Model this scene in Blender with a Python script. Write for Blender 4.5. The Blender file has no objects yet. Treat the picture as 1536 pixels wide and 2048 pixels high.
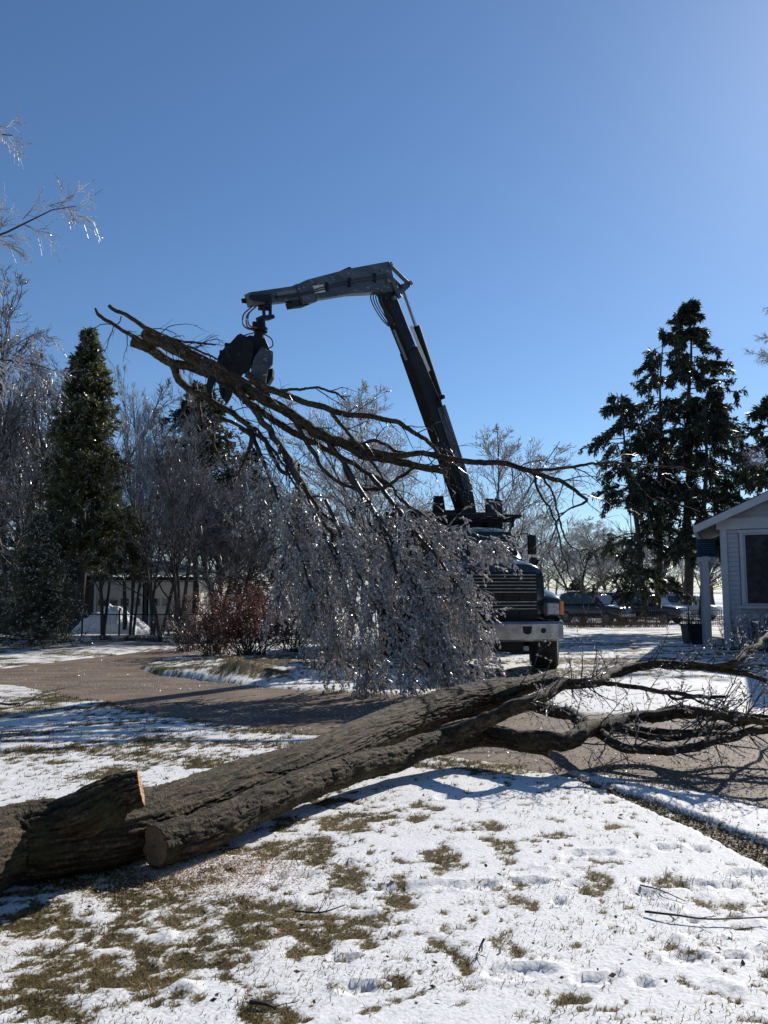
import bpy, math, random
import numpy as np
from mathutils import Vector, Matrix

R = math.radians
scene = bpy.context.scene
col = scene.collection

# ------------------------------------------------------------------ camera, sky, sun, exposure
CAM_H, PITCH, FPX = 1.6, 5.6, 1540.0
cam_d = bpy.data.cameras.new('camera')
cam = bpy.data.objects.new('camera', cam_d)
col.objects.link(cam)
cam.location = (0, 0, CAM_H)
cam.rotation_euler = (R(90 + PITCH), 0, 0)
cam_d.sensor_fit = 'HORIZONTAL'
cam_d.sensor_width = 36.0
cam_d.lens = 36.0 * FPX / 1536.0
cam_d.clip_end = 3000
cam_d.clip_start = 0.05
scene.camera = cam

SUN_AZ, SUN_EL = 37.0, 33.5          # degrees to the right of the view, above the horizon
world = bpy.data.worlds.new('World')
scene.world = world
world.use_nodes = True
wn = world.node_tree
wn.nodes.clear()
w_out = wn.nodes.new('ShaderNodeOutputWorld')
w_bg = wn.nodes.new('ShaderNodeBackground')
w_sky = wn.nodes.new('ShaderNodeTexSky')
w_sky.sky_type = 'NISHITA'
w_sky.sun_disc = False
w_sky.sun_elevation = R(SUN_EL)
w_sky.sun_rotation = R(SUN_AZ)
w_sky.altitude = 0
w_sky.air_density = 1.0
w_sky.dust_density = 0.2
w_sky.ozone_density = 4.0
w_bg.inputs['Strength'].default_value = 0.097
w_mx = wn.nodes.new('ShaderNodeMix')          # constant cool white balance of the clear winter air
w_mx.data_type = 'RGBA'; w_mx.blend_type = 'MULTIPLY'; w_mx.inputs[0].default_value = 1.0
w_mx.inputs[7].default_value = (0.79, 0.94, 1.07, 1)
wn.links.new(w_sky.outputs[0], w_mx.inputs[6])
wn.links.new(w_mx.outputs[2], w_bg.inputs['Color'])
wn.links.new(w_bg.outputs[0], w_out.inputs['Surface'])

sun_d = bpy.data.lights.new('sun', 'SUN')
sun_d.energy = 5.0
sun_d.angle = R(0.53)
sun_d.color = (1.0, 0.95, 0.88)
sun = bpy.data.objects.new('sun', sun_d)
col.objects.link(sun)
sdir = Vector((math.sin(R(SUN_AZ)) * math.cos(R(SUN_EL)), math.cos(R(SUN_AZ)) * math.cos(R(SUN_EL)), math.sin(R(SUN_EL))))
sun.rotation_euler = sdir.to_track_quat('Z', 'Y').to_euler()
sun.location = (30, 30, 30)

scene.view_settings.view_transform = 'Standard'
scene.view_settings.look = 'None'
scene.view_settings.gamma = 1
scene.view_settings.use_curve_mapping = False
scene.view_settings.exposure = 0.08
scene.render.engine = 'CYCLES'
scene.cycles.max_bounces = 5
scene.cycles.transparent_max_bounces = 8
scene.cycles.sample_clamp_indirect = 6

# ------------------------------------------------------------------ measuring helpers
cp, sp_ = math.cos(R(PITCH)), math.sin(R(PITCH))

def ray(px, py):
    a, b = px - 768.0, 1024.0 - py
    return np.array([a, FPX * cp - b * sp_, FPX * sp_ + b * cp])

def W(px, py, Y):
    """world point seen at photo pixel px, py at forward distance Y"""
    d = ray(px, py)
    t = Y / d[1]
    return np.array([d[0] * t, Y, CAM_H + d[2] * t])

def smooth(e0, e1, x):
    t = np.clip((x - e0) / (e1 - e0), 0, 1)
    return t * t * (3 - 2 * t)

def slope(y):
    return -0.62 * smooth(17, 46, y)

def G(px, py):
    """ground point seen at photo pixel"""
    d = ray(px, py)
    z = 0.0
    for _ in range(12):
        t = (z - CAM_H) / d[2]
        if t < 0: t = 200
        z = float(slope(np.array(d[1] * t)))
    return np.array([d[0] * t, d[1] * t, z])

# ------------------------------------------------------------------ noise (numpy)
def _hash(i, j, k, seed):
    h = (i * 374761393 + j * 668265263 + k * 2147483647 + seed * 974711) & 0xFFFFFFFF
    h = ((h ^ (h >> 13)) * 1274126177) & 0xFFFFFFFF
    h = ((h ^ (h >> 16)) * 2246822519) & 0xFFFFFFFF
    return ((h ^ (h >> 15)) & 0xFFFFFF) / float(0xFFFFFF)

def vnoise(x, y, z=None, seed=0):
    x = np.asarray(x, float); y = np.asarray(y, float)
    z = np.zeros_like(x) if z is None else np.asarray(z, float)
    xi, yi, zi = np.floor(x).astype(np.int64), np.floor(y).astype(np.int64), np.floor(z).astype(np.int64)
    u, v, w = x - xi, y - yi, z - zi
    u, v, w = u * u * (3 - 2 * u), v * v * (3 - 2 * v), w * w * (3 - 2 * w)
    r = 0
    for a in (0, 1):
        for b in (0, 1):
            for c in (0, 1):
                r = r + _hash(xi + a, yi + b, zi + c, seed) * (u if a else 1 - u) * (v if b else 1 - v) * (w if c else 1 - w)
    return r

def fbm(x, y, z=None, o=4, seed=0):
    r, a, s = 0, 0.5, 0
    for i in range(o):
        f = 2.03 ** i
        r = r + a * vnoise(x * f + 13.7 * i, y * f + 7.1 * i, None if z is None else z * f + 3.3 * i, seed + i)
        s += a
        a *= 0.5
    return r / s

# ------------------------------------------------------------------ materials
def mat(name, base=(0.5, 0.5, 0.5), rough=0.6, metal=0.0, spec=0.5, c2=None, scale=8.0, detail=5, lo=0.35, hi=0.65,
        bump=0.0, bscale=None, coat=0.0, stretch=None, spots=None):
    m = bpy.data.materials.new(name)
    m.use_nodes = True
    nt = m.node_tree
    b = nt.nodes['Principled BSDF']
    b.inputs['Base Color'].default_value = (*base, 1)
    b.inputs['Roughness'].default_value = rough
    b.inputs['Metallic'].default_value = metal
    b.inputs['Specular IOR Level'].default_value = spec
    b.inputs['Coat Weight'].default_value = coat
    b.inputs['Coat Roughness'].default_value = 0.12
    tc = nt.nodes.new('ShaderNodeTexCoord')
    vec = tc.outputs['Object']
    if stretch:
        mp = nt.nodes.new('ShaderNodeMapping')
        mp.inputs['Scale'].default_value = stretch
        nt.links.new(vec, mp.inputs['Vector'])
        vec = mp.outputs[0]
    colour = None
    if c2 is not None:
        n = nt.nodes.new('ShaderNodeTexNoise')
        n.inputs['Scale'].default_value = scale
        n.inputs['Detail'].default_value = detail
        nt.links.new(vec, n.inputs['Vector'])
        r = nt.nodes.new('ShaderNodeValToRGB')
        r.color_ramp.elements[0].position = lo
        r.color_ramp.elements[0].color = (*base, 1)
        r.color_ramp.elements[1].position = hi
        r.color_ramp.elements[1].color = (*c2, 1)
        nt.links.new(n.outputs['Fac'], r.inputs['Fac'])
        colour = r.outputs['Color']
    if spots:
        sc, th, sc_col = spots
        n = nt.nodes.new('ShaderNodeTexNoise')
        n.inputs['Scale'].default_value = sc
        n.inputs['Detail'].default_value = 3
        nt.links.new(vec, n.inputs['Vector'])
        r = nt.nodes.new('ShaderNodeValToRGB')
        r.color_ramp.elements[0].position = th
        r.color_ramp.elements[0].color = (0, 0, 0, 1)
        r.color_ramp.elements[1].position = th + 0.04
        r.color_ramp.elements[1].color = (1, 1, 1, 1)
        nt.links.new(n.outputs['Fac'], r.inputs['Fac'])
        mx = nt.nodes.new('ShaderNodeMix')
        mx.data_type = 'RGBA'
        nt.links.new(r.outputs['Color'], mx.inputs[0])
        if colour: nt.links.new(colour, mx.inputs[6])
        else: mx.inputs[6].default_value = (*base, 1)
        mx.inputs[7].default_value = (*sc_col, 1)
        colour = mx.outputs[2]
    if colour: nt.links.new(colour, b.inputs['Base Color'])
    if bump:
        n = nt.nodes.new('ShaderNodeTexNoise')
        n.inputs['Scale'].default_value = bscale or scale * 3
        n.inputs['Detail'].default_value = 6
        nt.links.new(vec, n.inputs['Vector'])
        bp = nt.nodes.new('ShaderNodeBump')
        bp.inputs['Strength'].default_value = 1.0
        bp.inputs['Distance'].default_value = bump
        nt.links.new(n.outputs['Fac'], bp.inputs['Height'])
        nt.links.new(bp.outputs[0], b.inputs['Normal'])
    return m

def mat_thin(name, base, c2, scale, trans=0.4, rough=0.3, gloss=0.35):
    """leaf or ice: a glossy, slightly see-through thing lit from either side"""
    m = bpy.data.materials.new(name)
    m.use_nodes = True
    nt = m.node_tree
    b = nt.nodes['Principled BSDF']
    out = nt.nodes['Material Output']
    b.inputs['Roughness'].default_value = rough
    b.inputs['Specular IOR Level'].default_value = gloss
    tc = nt.nodes.new('ShaderNodeTexCoord')
    n = nt.nodes.new('ShaderNodeTexNoise')
    n.inputs['Scale'].default_value = scale
    n.inputs['Detail'].default_value = 4
    nt.links.new(tc.outputs['Object'], n.inputs['Vector'])
    r = nt.nodes.new('ShaderNodeValToRGB')
    r.color_ramp.elements[0].position = 0.38
    r.color_ramp.elements[0].color = (*base, 1)
    r.color_ramp.elements[1].position = 0.62
    r.color_ramp.elements[1].color = (*c2, 1)
    nt.links.new(n.outputs['Fac'], r.inputs['Fac'])
    nt.links.new(r.outputs['Color'], b.inputs['Base Color'])
    t = nt.nodes.new('ShaderNodeBsdfTranslucent')
    nt.links.new(r.outputs['Color'], t.inputs['Color'])
    mx = nt.nodes.new('ShaderNodeMixShader')
    mx.inputs[0].default_value = trans
    nt.links.new(b.outputs[0], mx.inputs[1])
    nt.links.new(t.outputs[0], mx.inputs[2])
    nt.links.new(mx.outputs[0], out.inputs['Surface'])
    return m

def mat_attr(name, cols, attr, rough=0.85, fine=60.0, amount=0.25, bump=0.004, bscale=120.0, spec=0.3, detail=6):
    """colour read from a vertex attribute (0..1) through a ramp, broken up by fine noise"""
    m = bpy.data.materials.new(name)
    m.use_nodes = True
    nt = m.node_tree
    b = nt.nodes['Principled BSDF']
    b.inputs['Roughness'].default_value = rough
    b.inputs['Specular IOR Level'].default_value = spec
    at = nt.nodes.new('ShaderNodeAttribute')
    at.attribute_name = attr
    tc = nt.nodes.new('ShaderNodeTexCoord')
    n = nt.nodes.new('ShaderNodeTexNoise')
    n.inputs['Scale'].default_value = fine
    n.inputs['Detail'].default_value = detail
    nt.links.new(tc.outputs['Object'], n.inputs['Vector'])
    s = nt.nodes.new('ShaderNodeMath'); s.operation = 'SUBTRACT'
    nt.links.new(n.outputs['Fac'], s.inputs[0]); s.inputs[1].default_value = 0.5
    k = nt.nodes.new('ShaderNodeMath'); k.operation = 'MULTIPLY_ADD'
    nt.links.new(s.outputs[0], k.inputs[0]); k.inputs[1].default_value = amount * 4
    nt.links.new(at.outputs['Fac'], k.inputs[2])
    r = nt.nodes.new('ShaderNodeValToRGB')
    el = r.color_ramp.elements
    while len(el) < len(cols): el.new(0.5)
    for e, (p, c) in zip(el, cols):
        e.position = p
        e.color = (*c, 1)
    nt.links.new(k.outputs[0], r.inputs['Fac'])
    nt.links.new(r.outputs['Color'], b.inputs['Base Color'])
    n2 = nt.nodes.new('ShaderNodeTexNoise')
    n2.inputs['Scale'].default_value = bscale
    n2.inputs['Detail'].default_value = 5
    nt.links.new(tc.outputs['Object'], n2.inputs['Vector'])
    bp = nt.nodes.new('ShaderNodeBump')
    bp.inputs['Distance'].default_value = bump
    nt.links.new(n2.outputs['Fac'], bp.inputs['Height'])
    nt.links.new(bp.outputs[0], b.inputs['Normal'])
    return m

M = {}
M['bark'] = mat_attr('furrowed_bark', [(0.0, (0.004, 0.0028, 0.0016)), (0.35, (0.026, 0.017, 0.009)), (0.7, (0.075, 0.052, 0.028)), (1.0, (0.17, 0.125, 0.072))],
                     'groove', rough=0.75, fine=55, amount=0.3, bump=0.012, bscale=110)
M['smooth_bark'] = mat('smooth_bark', (0.030, 0.026, 0.020), 0.6, c2=(0.085, 0.078, 0.062), scale=9, bump=0.004, bscale=60, spots=(26, 0.66, (0.15, 0.14, 0.11)))
M['limb_bark'] = mat('wet_limb_bark', (0.012, 0.010, 0.008), 0.5, c2=(0.042, 0.037, 0.029), scale=7, bump=0.003, bscale=50)
M['twig'] = mat('wet_twig', (0.018, 0.014, 0.012), 0.3, c2=(0.045, 0.036, 0.032), scale=5)
M['ice_twig'] = mat_thin('ice_coated_twig', (0.09, 0.083, 0.085), (0.36, 0.34, 0.35), 2.2, trans=0.35, rough=0.28, gloss=0.8)
M['pale_ice_twig'] = mat_thin('pale_ice_coated_twig', (0.34, 0.34, 0.36), (0.86, 0.86, 0.88), 2.2, trans=0.45, rough=0.35, gloss=0.6)
M['mid_ice_twig'] = mat_thin('iced_dark_twig', (0.035, 0.027, 0.022), (0.66, 0.61, 0.58), 9, trans=0.40, rough=0.26, gloss=0.9)
M['ice'] = mat_thin('clear_ice', (0.44, 0.42, 0.40), (0.99, 0.95, 0.93), 30, trans=0.50, rough=0.24, gloss=1.0)
M['trunk_far'] = mat('far_trunk_bark', (0.022, 0.017, 0.015), 0.7, c2=(0.070, 0.058, 0.050), scale=4, bump=0.01, bscale=14)
M['cut'] = mat_attr('fresh_cut_wood', [(0.0, (0.05, 0.03, 0.018)), (0.2, (0.42, 0.20, 0.10)), (0.5, (0.62, 0.38, 0.22)), (1.0, (0.80, 0.60, 0.40))], 'ring', fine=60, amount=.12, bump=.002)
M['cut_dark'] = mat_attr('weathered_cut_wood', [(0.0, (0.03, 0.02, 0.012)), (0.2, (0.13, 0.085, 0.052)), (0.5, (0.22, 0.155, 0.10)), (1.0, (0.38, 0.29, 0.20))], 'ring', fine=60, amount=.15, bump=.002)
M['needle_dark'] = mat_thin('dark_needles', (0.024, 0.031, 0.017), (0.070, 0.078, 0.040), 1.6, trans=0.4, rough=0.4, gloss=0.5)
M['needle_green'] = mat_thin('olive_needles', (0.040, 0.050, 0.018), (0.15, 0.155, 0.068), 1.3, trans=0.45, rough=0.4, gloss=0.5)
M['leaf_red'] = mat_thin('dry_russet_leaves', (0.10, 0.040, 0.032), (0.30, 0.13, 0.095), 5, trans=0.4, rough=0.4)
M['grass'] = mat_thin('winter_grass', (0.12, 0.10, 0.034), (0.34, 0.25, 0.115), 3.5, trans=0.35, rough=0.5)
M['dark_grass'] = mat_thin('green_grass', (0.050, 0.055, 0.018), (0.15, 0.13, 0.052), 3.5, trans=0.35, rough=0.5)
M['snow'] = mat('packed_snow', (0.80, 0.82, 0.86), 0.55, c2=(0.66, 0.69, 0.74), scale=3, bump=0.02, bscale=12)
M['chip'] = mat('wood_chips', (0.42, 0.27, 0.15), 0.8, c2=(0.74, 0.57, 0.40), scale=30)
M['leaf_litter'] = mat('leaf_litter', (0.075, 0.045, 0.028), 0.8, c2=(0.22, 0.15, 0.09), scale=14)
# vehicle and building materials
M['paint'] = mat('dark_green_paint', (0.006, 0.015, 0.016), 0.25, c2=(0.010, 0.022, 0.023), scale=3, coat=0.7, bump=0.0005, bscale=30)
M['black'] = mat('black_steel', (0.006, 0.006, 0.006), 0.55, spec=0.25, c2=(0.014, 0.013, 0.013), scale=6, bump=0.001, bscale=40)
M['boom'] = mat('worn_grey_black_paint', (0.024, 0.025, 0.028), 0.36, c2=(0.075, 0.078, 0.085), scale=3, bump=0.001, bscale=30, spots=(26, 0.64, (0.24, 0.24, 0.24)), stretch=(.35, .35, 1.4))
M['boom_dark'] = mat('dark_boom_paint', (0.005, 0.005, 0.006), 0.55, spec=0.2, c2=(0.010, 0.010, 0.011), scale=4, spots=(7, 0.70, (0.12, 0.12, 0.12)))
M['label_white'] = mat('white_decal', (0.62, 0.62, 0.58), 0.5, c2=(0.5, 0.49, 0.45), scale=12)
M['chrome'] = mat('dull_chrome', (0.34, 0.345, 0.36), 0.25, metal=1.0, c2=(0.22, 0.22, 0.235), scale=7)
M['chrome_dark'] = mat('grille_chrome', (0.34, 0.35, 0.36), 0.3, metal=0.9, c2=(0.2, 0.2, 0.2), scale=9)
M['rod'] = mat('cylinder_rod', (0.55, 0.56, 0.58), 0.15, metal=1.0, c2=(0.45, 0.46, 0.48), scale=9)
M['rubber'] = mat('tyre_rubber', (0.012, 0.012, 0.012), 0.8, c2=(0.03, 0.029, 0.027), scale=12, bump=0.002)
M['hose'] = mat('hydraulic_hose', (0.012, 0.012, 0.012), 0.5, c2=(0.02, 0.02, 0.02), scale=20)
M['hose_rust'] = mat('rusty_hose', (0.12, 0.045, 0.02), 0.6, c2=(0.2, 0.085, 0.04), scale=20)
M['glass'] = mat('dark_window_glass', (0.010, 0.014, 0.014), 0.04, spec=0.9, c2=(0.02, 0.026, 0.026), scale=1.5)
M['house_glass'] = mat('house_window_glass', (0.018, 0.017, 0.018), 0.12, spec=0.22, c2=(0.060, 0.058, 0.060), scale=5, detail=8)  # mottled dark base paints in the reflected trees; real reflection kept weak
M['glass_green'] = mat('green_windshield', (0.006, 0.022, 0.018), 0.08, spec=0.5, c2=(0.014, 0.045, 0.036), scale=5)
M['lamp_glass'] = mat('headlamp_glass', (0.22, 0.24, 0.24), 0.12, spec=0.8, c2=(0.4, 0.4, 0.4), scale=18)
M['amber'] = mat('amber_lens', (0.75, 0.16, 0.02), 0.2, c2=(0.85, 0.22, 0.03), scale=18)
M['siding'] = mat('white_clapboard', (0.46, 0.46, 0.48), 0.5, c2=(0.54, 0.54, 0.555), scale=3, bump=0.001, bscale=30)
M['trim'] = mat('white_trim', (0.52, 0.52, 0.535), 0.45, c2=(0.60, 0.60, 0.61), scale=4)
M['cream'] = mat('cream_garage_paint', (0.58, 0.54, 0.46), 0.6, c2=(0.64, 0.60, 0.52), scale=4)
M['shingle'] = mat('slate_blue_shingle', (0.030, 0.045, 0.058), 0.55, c2=(0.06, 0.08, 0.095), scale=6, spots=(1.6, 0.60, (0.62, 0.65, 0.70)), stretch=(1, 1, 2))
M['shingle_plain'] = mat('dark_shingle', (0.045, 0.047, 0.052), 0.7, c2=(0.085, 0.085, 0.09), scale=10)
M['shutter'] = mat('blue_shutter', (0.035, 0.085, 0.135), 0.5, c2=(0.05, 0.11, 0.165), scale=6)
M['planter'] = mat('dark_planter', (0.020, 0.017, 0.016), 0.7, c2=(0.045, 0.04, 0.036), scale=9, bump=0.004)
M['iron'] = mat('black_iron', (0.014, 0.014, 0.015), 0.45, c2=(0.03, 0.028, 0.028), scale=20)
M['galv'] = mat('dull_galvanised', (0.12, 0.12, 0.12), 0.5, metal=0.5, c2=(0.2, 0.2, 0.2), scale=20)
M['car_black'] = mat('black_car_paint', (0.010, 0.011, 0.013), 0.18, coat=0.6, c2=(0.014, 0.015, 0.017), scale=2)
M['car_blue'] = mat('dark_blue_car_paint', (0.010, 0.014, 0.034), 0.18, coat=0.6, c2=(0.014, 0.018, 0.04), scale=2)
M['car_silver'] = mat('silver_car_paint', (0.40, 0.41, 0.43), 0.25, coat=0.6, c2=(0.45, 0.46, 0.48), scale=2)
M['salt'] = mat('salt_dusted_frost', (0.62, 0.64, 0.68), 0.5, c2=(0.5, 0.52, 0.55), scale=5)
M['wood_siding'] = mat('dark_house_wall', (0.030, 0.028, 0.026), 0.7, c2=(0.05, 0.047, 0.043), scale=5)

# ------------------------------------------------------------------ mesh building
def build(name, V, Q=None, T=None, m=None, parent=None, smooth_=False, loc=None):
    V = np.ascontiguousarray(V, dtype=np.float64)
    Q = np.zeros((0, 4), int) if Q is None else np.asarray(Q, int).reshape(-1, 4)
    T = np.zeros((0, 3), int) if T is None else np.asarray(T, int).reshape(-1, 3)
    me = bpy.data.meshes.new(name)
    me.vertices.add(len(V))
    me.vertices.foreach_set('co', V.ravel())
    loops = np.concatenate([Q.ravel(), T.ravel()]).astype(np.int32)
    me.loops.add(len(loops))
    me.loops.foreach_set('vertex_index', loops)
    nq, nt = len(Q), len(T)
    me.polygons.add(nq + nt)
    starts = np.concatenate([np.arange(nq) * 4, nq * 4 + np.arange(nt) * 3]).astype(np.int32)
    tot = np.concatenate([np.full(nq, 4), np.full(nt, 3)]).astype(np.int32)
    me.polygons.foreach_set('loop_start', starts)
    me.polygons.foreach_set('loop_total', tot)
    me.polygons.foreach_set('use_smooth', np.full(nq + nt, bool(smooth_)))
    me.update(calc_edges=True)
    if m is not None: me.materials.append(m)
    o = bpy.data.objects.new(name, me)
    col.objects.link(o)
    if loc is not None: o.location = loc
    if parent is not None: o.parent = parent
    return o

def tag(o, label=None, cat=None, group=None, kind=None):
    if label: o['label'] = label
    if cat: o['category'] = cat
    if group: o['group'] = group
    if kind: o['kind'] = kind
    return o

def empty(name, loc=(0, 0, 0), rz=0.0, label=None, cat=None, group=None):
    o = bpy.data.objects.new(name, None)
    o.empty_display_size = 0.2
    col.objects.link(o)
    o.location = tuple(float(v) for v in loc)
    o.rotation_euler = (0, 0, rz)
    return tag(o, label, cat, group)

def copy_tree(o, parent=None):
    c = o.copy()
    col.objects.link(c)
    if parent is not None:
        c.parent = parent
    for ch in list(o.children):
        copy_tree(ch, c)
    return c

class MB:
    """collects solid shapes into one mesh"""
    def __init__(s): s.V = []; s.Q = []; s.T = []; s.n = 0
    def add(s, V, Q=(), T=()):
        V = np.asarray(V, float)
        s.V.append(V)
        if len(Q): s.Q.append(np.asarray(Q, int).reshape(-1, 4) + s.n)
        if len(T): s.T.append(np.asarray(T, int).reshape(-1, 3) + s.n)
        s.n += len(V)
        return s
    def box(s, c, size, rot=None):
        c = np.asarray(c, float); h = np.asarray(size, float) / 2
        v = np.array([[x, y, z] for x in (-1, 1) for y in (-1, 1) for z in (-1, 1)]) * h
        if rot is not None: v = v @ np.array(rot).T
        return s.add(v + c, [(0, 1, 3, 2), (4, 6, 7, 5), (0, 4, 5, 1), (2, 3, 7, 6), (0, 2, 6, 4), (1, 5, 7, 3)])
    def beam(s, p0, p1, side, w0, h0, w1=None, h1=None, off0=0, off1=0):
        """box beam p0->p1; w along side, h along the third axis"""
        w1 = w0 if w1 is None else w1; h1 = h0 if h1 is None else h1
        p0 = np.asarray(p0, float); p1 = np.asarray(p1, float)
        d = (p1 - p0) / np.linalg.norm(p1 - p0)
        a = np.asarray(side, float); a = a - d * a.dot(d); a /= np.linalg.norm(a)
        b = np.cross(d, a)
        V = []
        for p, w, h, of in ((p0, w0, h0, off0), (p1, w1, h1, off1)):
            for sx, sy in ((-1, -1), (1, -1), (1, 1), (-1, 1)):
                V.append(p + a * sx * w / 2 + b * (sy * h / 2 + of))
        return s.add(V, [(0, 1, 5, 4), (1, 2, 6, 5), (2, 3, 7, 6), (3, 0, 4, 7), (3, 2, 1, 0), (4, 5, 6, 7)])
    def cyl(s, p0, p1, r0, r1=None, k=16):
        r1 = r0 if r1 is None else r1
        p0 = np.asarray(p0, float); p1 = np.asarray(p1, float)
        d = p1 - p0; d /= np.linalg.norm(d)
        a = np.cross(d, [0.0, 0, 1]) if abs(d[2]) < 0.9 else np.cross(d, [1.0, 0, 0])
        a /= np.linalg.norm(a); b = np.cross(d, a)
        th = np.arange(k) * 2 * math.pi / k
        ring = np.cos(th)[:, None] * a + np.sin(th)[:, None] * b
        V = np.vstack([p0 + ring * r0, p1 + ring * r1, [p0], [p1]])
        i = np.arange(k); j = (i + 1) % k
        Q = np.stack([i, j, j + k, i + k], 1)
        T = np.vstack([np.stack([j, i, np.full(k, 2 * k)], 1), np.stack([i + k, j + k, np.full(k, 2 * k + 1)], 1)])
        return s.add(V, Q, T)
    def prism(s, pts, ax0, ax1, org, depthv):
        """polygon pts in plane (ax0, ax1) at org, extruded by depthv"""
        pts = np.asarray(pts, float); n = len(pts)
        ax0 = np.asarray(ax0, float); ax1 = np.asarray(ax1, float)
        P = np.asarray(org, float) + pts[:, :1] * ax0 + pts[:, 1:2] * ax1
        c0 = P.mean(0); dv = np.asarray(depthv, float)
        V = np.vstack([P, P + dv, [c0], [c0 + dv]])
        i = np.arange(n); j = (i + 1) % n
        Q = np.stack([i, j, j + n, i + n], 1)
        T = np.vstack([np.stack([j, i, np.full(n, 2 * n)], 1), np.stack([i + n, j + n, np.full(n, 2 * n + 1)], 1)])
        return s.add(V, Q, T)
    def loft(s, rings, cap=True):
        k = len(rings[0]); V = np.vstack(rings); n = len(rings); Q = []
        i = np.arange(k); j = (i + 1) % k
        for r in range(n - 1):
            Q.append(np.stack([i + r * k, j + r * k, j + (r + 1) * k, i + (r + 1) * k], 1))
        T = []
        if cap:
            V = np.vstack([V, [np.mean(rings[0], 0)], [np.mean(rings[-1], 0)]])
            T.append(np.stack([j, i, np.full(k, n * k)], 1))
            T.append(np.stack([i + (n - 1) * k, j + (n - 1) * k, np.full(k, n * k + 1)], 1))
        return s.add(V, np.vstack(Q), np.vstack(T) if T else ())
    def build(s, name, m, parent=None, bevel=0, smooth_=False, label=None):
        o = build(name, np.vstack(s.V), np.vstack(s.Q) if s.Q else None, np.vstack(s.T) if s.T else None, m, parent, smooth_)
        if bevel:
            b = o.modifiers.new('bevel', 'BEVEL'); b.width = bevel; b.segments = 2; b.limit_method = 'ANGLE'; b.angle_limit = R(35)
        if label: o['label'] = label
        return o

def catmull(pts, n):
    """n samples along a smooth curve through pts (k, d)"""
    P = np.asarray(pts, float)
    P = np.vstack([2 * P[0] - P[1], P, 2 * P[-1] - P[-2]])
    m = len(P) - 3
    t = np.linspace(0, m - 1e-6, n)
    i = t.astype(int); f = (t - i)[:, None]
    a, b, c, d = P[i], P[i + 1], P[i + 2], P[i + 3]
    return 0.5 * ((2 * b) + (-a + c) * f + (2 * a - 5 * b + 4 * c - d) * f ** 2 + (-a + 3 * b - 3 * c + d) * f ** 3)

def norm(v):
    return v / np.maximum(np.linalg.norm(v, axis=-1, keepdims=True), 1e-9)

def tubes(P, Rr, k=4):
    """P (n, m, 3), Rr (n, m) -> verts, quads: n continuous tubes"""
    n, m, _ = P.shape
    t = np.gradient(P, axis=1)
    t = norm(t)
    mean = norm(t.mean(1))
    ref = np.where(np.abs(mean[:, 2:3]) < 0.8, np.array([[0., 0, 1]]), np.array([[1., 0, 0]]))[:, None, :]
    a = norm(np.cross(t, ref)); b = np.cross(t, a)
    th = np.arange(k) * 2 * math.pi / k
    V = P[:, :, None, :] + Rr[:, :, None, None] * (np.cos(th)[None, None, :, None] * a[:, :, None, :] + np.sin(th)[None, None, :, None] * b[:, :, None, :])
    idx = np.arange(n * m * k).reshape(n, m, k)
    i0 = idx[:, :-1, :]; i1 = idx[:, 1:, :]
    Q = np.stack([i0, np.roll(i0, -1, 2), np.roll(i1, -1, 2), i1], -1).reshape(-1, 4)
    return V.reshape(-1, 3), Q

class TB:
    """collects many tubes"""
    def __init__(s): s.V = []; s.Q = []; s.n = 0
    def add(s, P, Rr, k=4):
        if len(P) == 0: return
        V, Q = tubes(P, Rr, k)
        s.V.append(V); s.Q.append(Q + s.n); s.n += len(V)
    def one(s, pts, r0, r1, n=20, k=6, rs=None):
        c = catmull(pts, n)
        r = np.linspace(r0, r1, n) if rs is None else rs
        s.add(c[None], r[None], k)
    def build(s, name, m, parent=None, smooth_=True, kind=None, label=None):
        o = build(name, np.vstack(s.V), np.vstack(s.Q), None, m, parent, smooth_)
        if kind: o['kind'] = kind
        if label: o['label'] = label
        return o

def octas(C, D, L, Wd, rng):
    """elongated six-faced crystals at C along D"""
    n = len(C)
    D = norm(D)
    a = norm(np.cross(D, norm(rng.normal(size=(n, 3))))); b = np.cross(D, a)
    L = L[:, None]; Wd = Wd[:, None]
    V = np.stack([C - D * L / 2, C + a * Wd / 2, C + (b * .87 - a * .5) * Wd / 2, C - (b * .87 + a * .5) * Wd / 2, C + D * L / 2], 1)
    f = np.array([(0, 2, 1), (0, 3, 2), (0, 1, 3), (4, 1, 2), (4, 2, 3), (4, 3, 1)])
    T = (np.arange(n) * 5)[:, None, None] + f[None]
    return V.reshape(-1, 3), T.reshape(-1, 3)

def diamonds(C, D, L, Wd, rng, hang=0.0):
    n = len(C)
    D = norm(D)
    a = norm(np.cross(D, norm(rng.normal(size=(n, 3)))))
    L = L[:, None]; Wd = Wd[:, None]
    V = np.stack([C, C + D * L * 0.45 + a * Wd / 2, C + D * L, C + D * L * 0.45 - a * Wd / 2], 1)
    Q = np.arange(n * 4).reshape(n, 4)
    return V.reshape(-1, 3), Q

def grow(S, D, L, m, trop, wob, rng):
    n = len(S)
    P = np.empty((n, m + 1, 3)); P[:, 0] = S
    d = norm(D)
    trop = np.asarray(trop, float)
    for i in range(m):
        d = norm(d + trop / m + rng.normal(0, wob, (n, 3)))
        P[:, i + 1] = P[:, i] + d * (L / m)[:, None]
    return P

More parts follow.
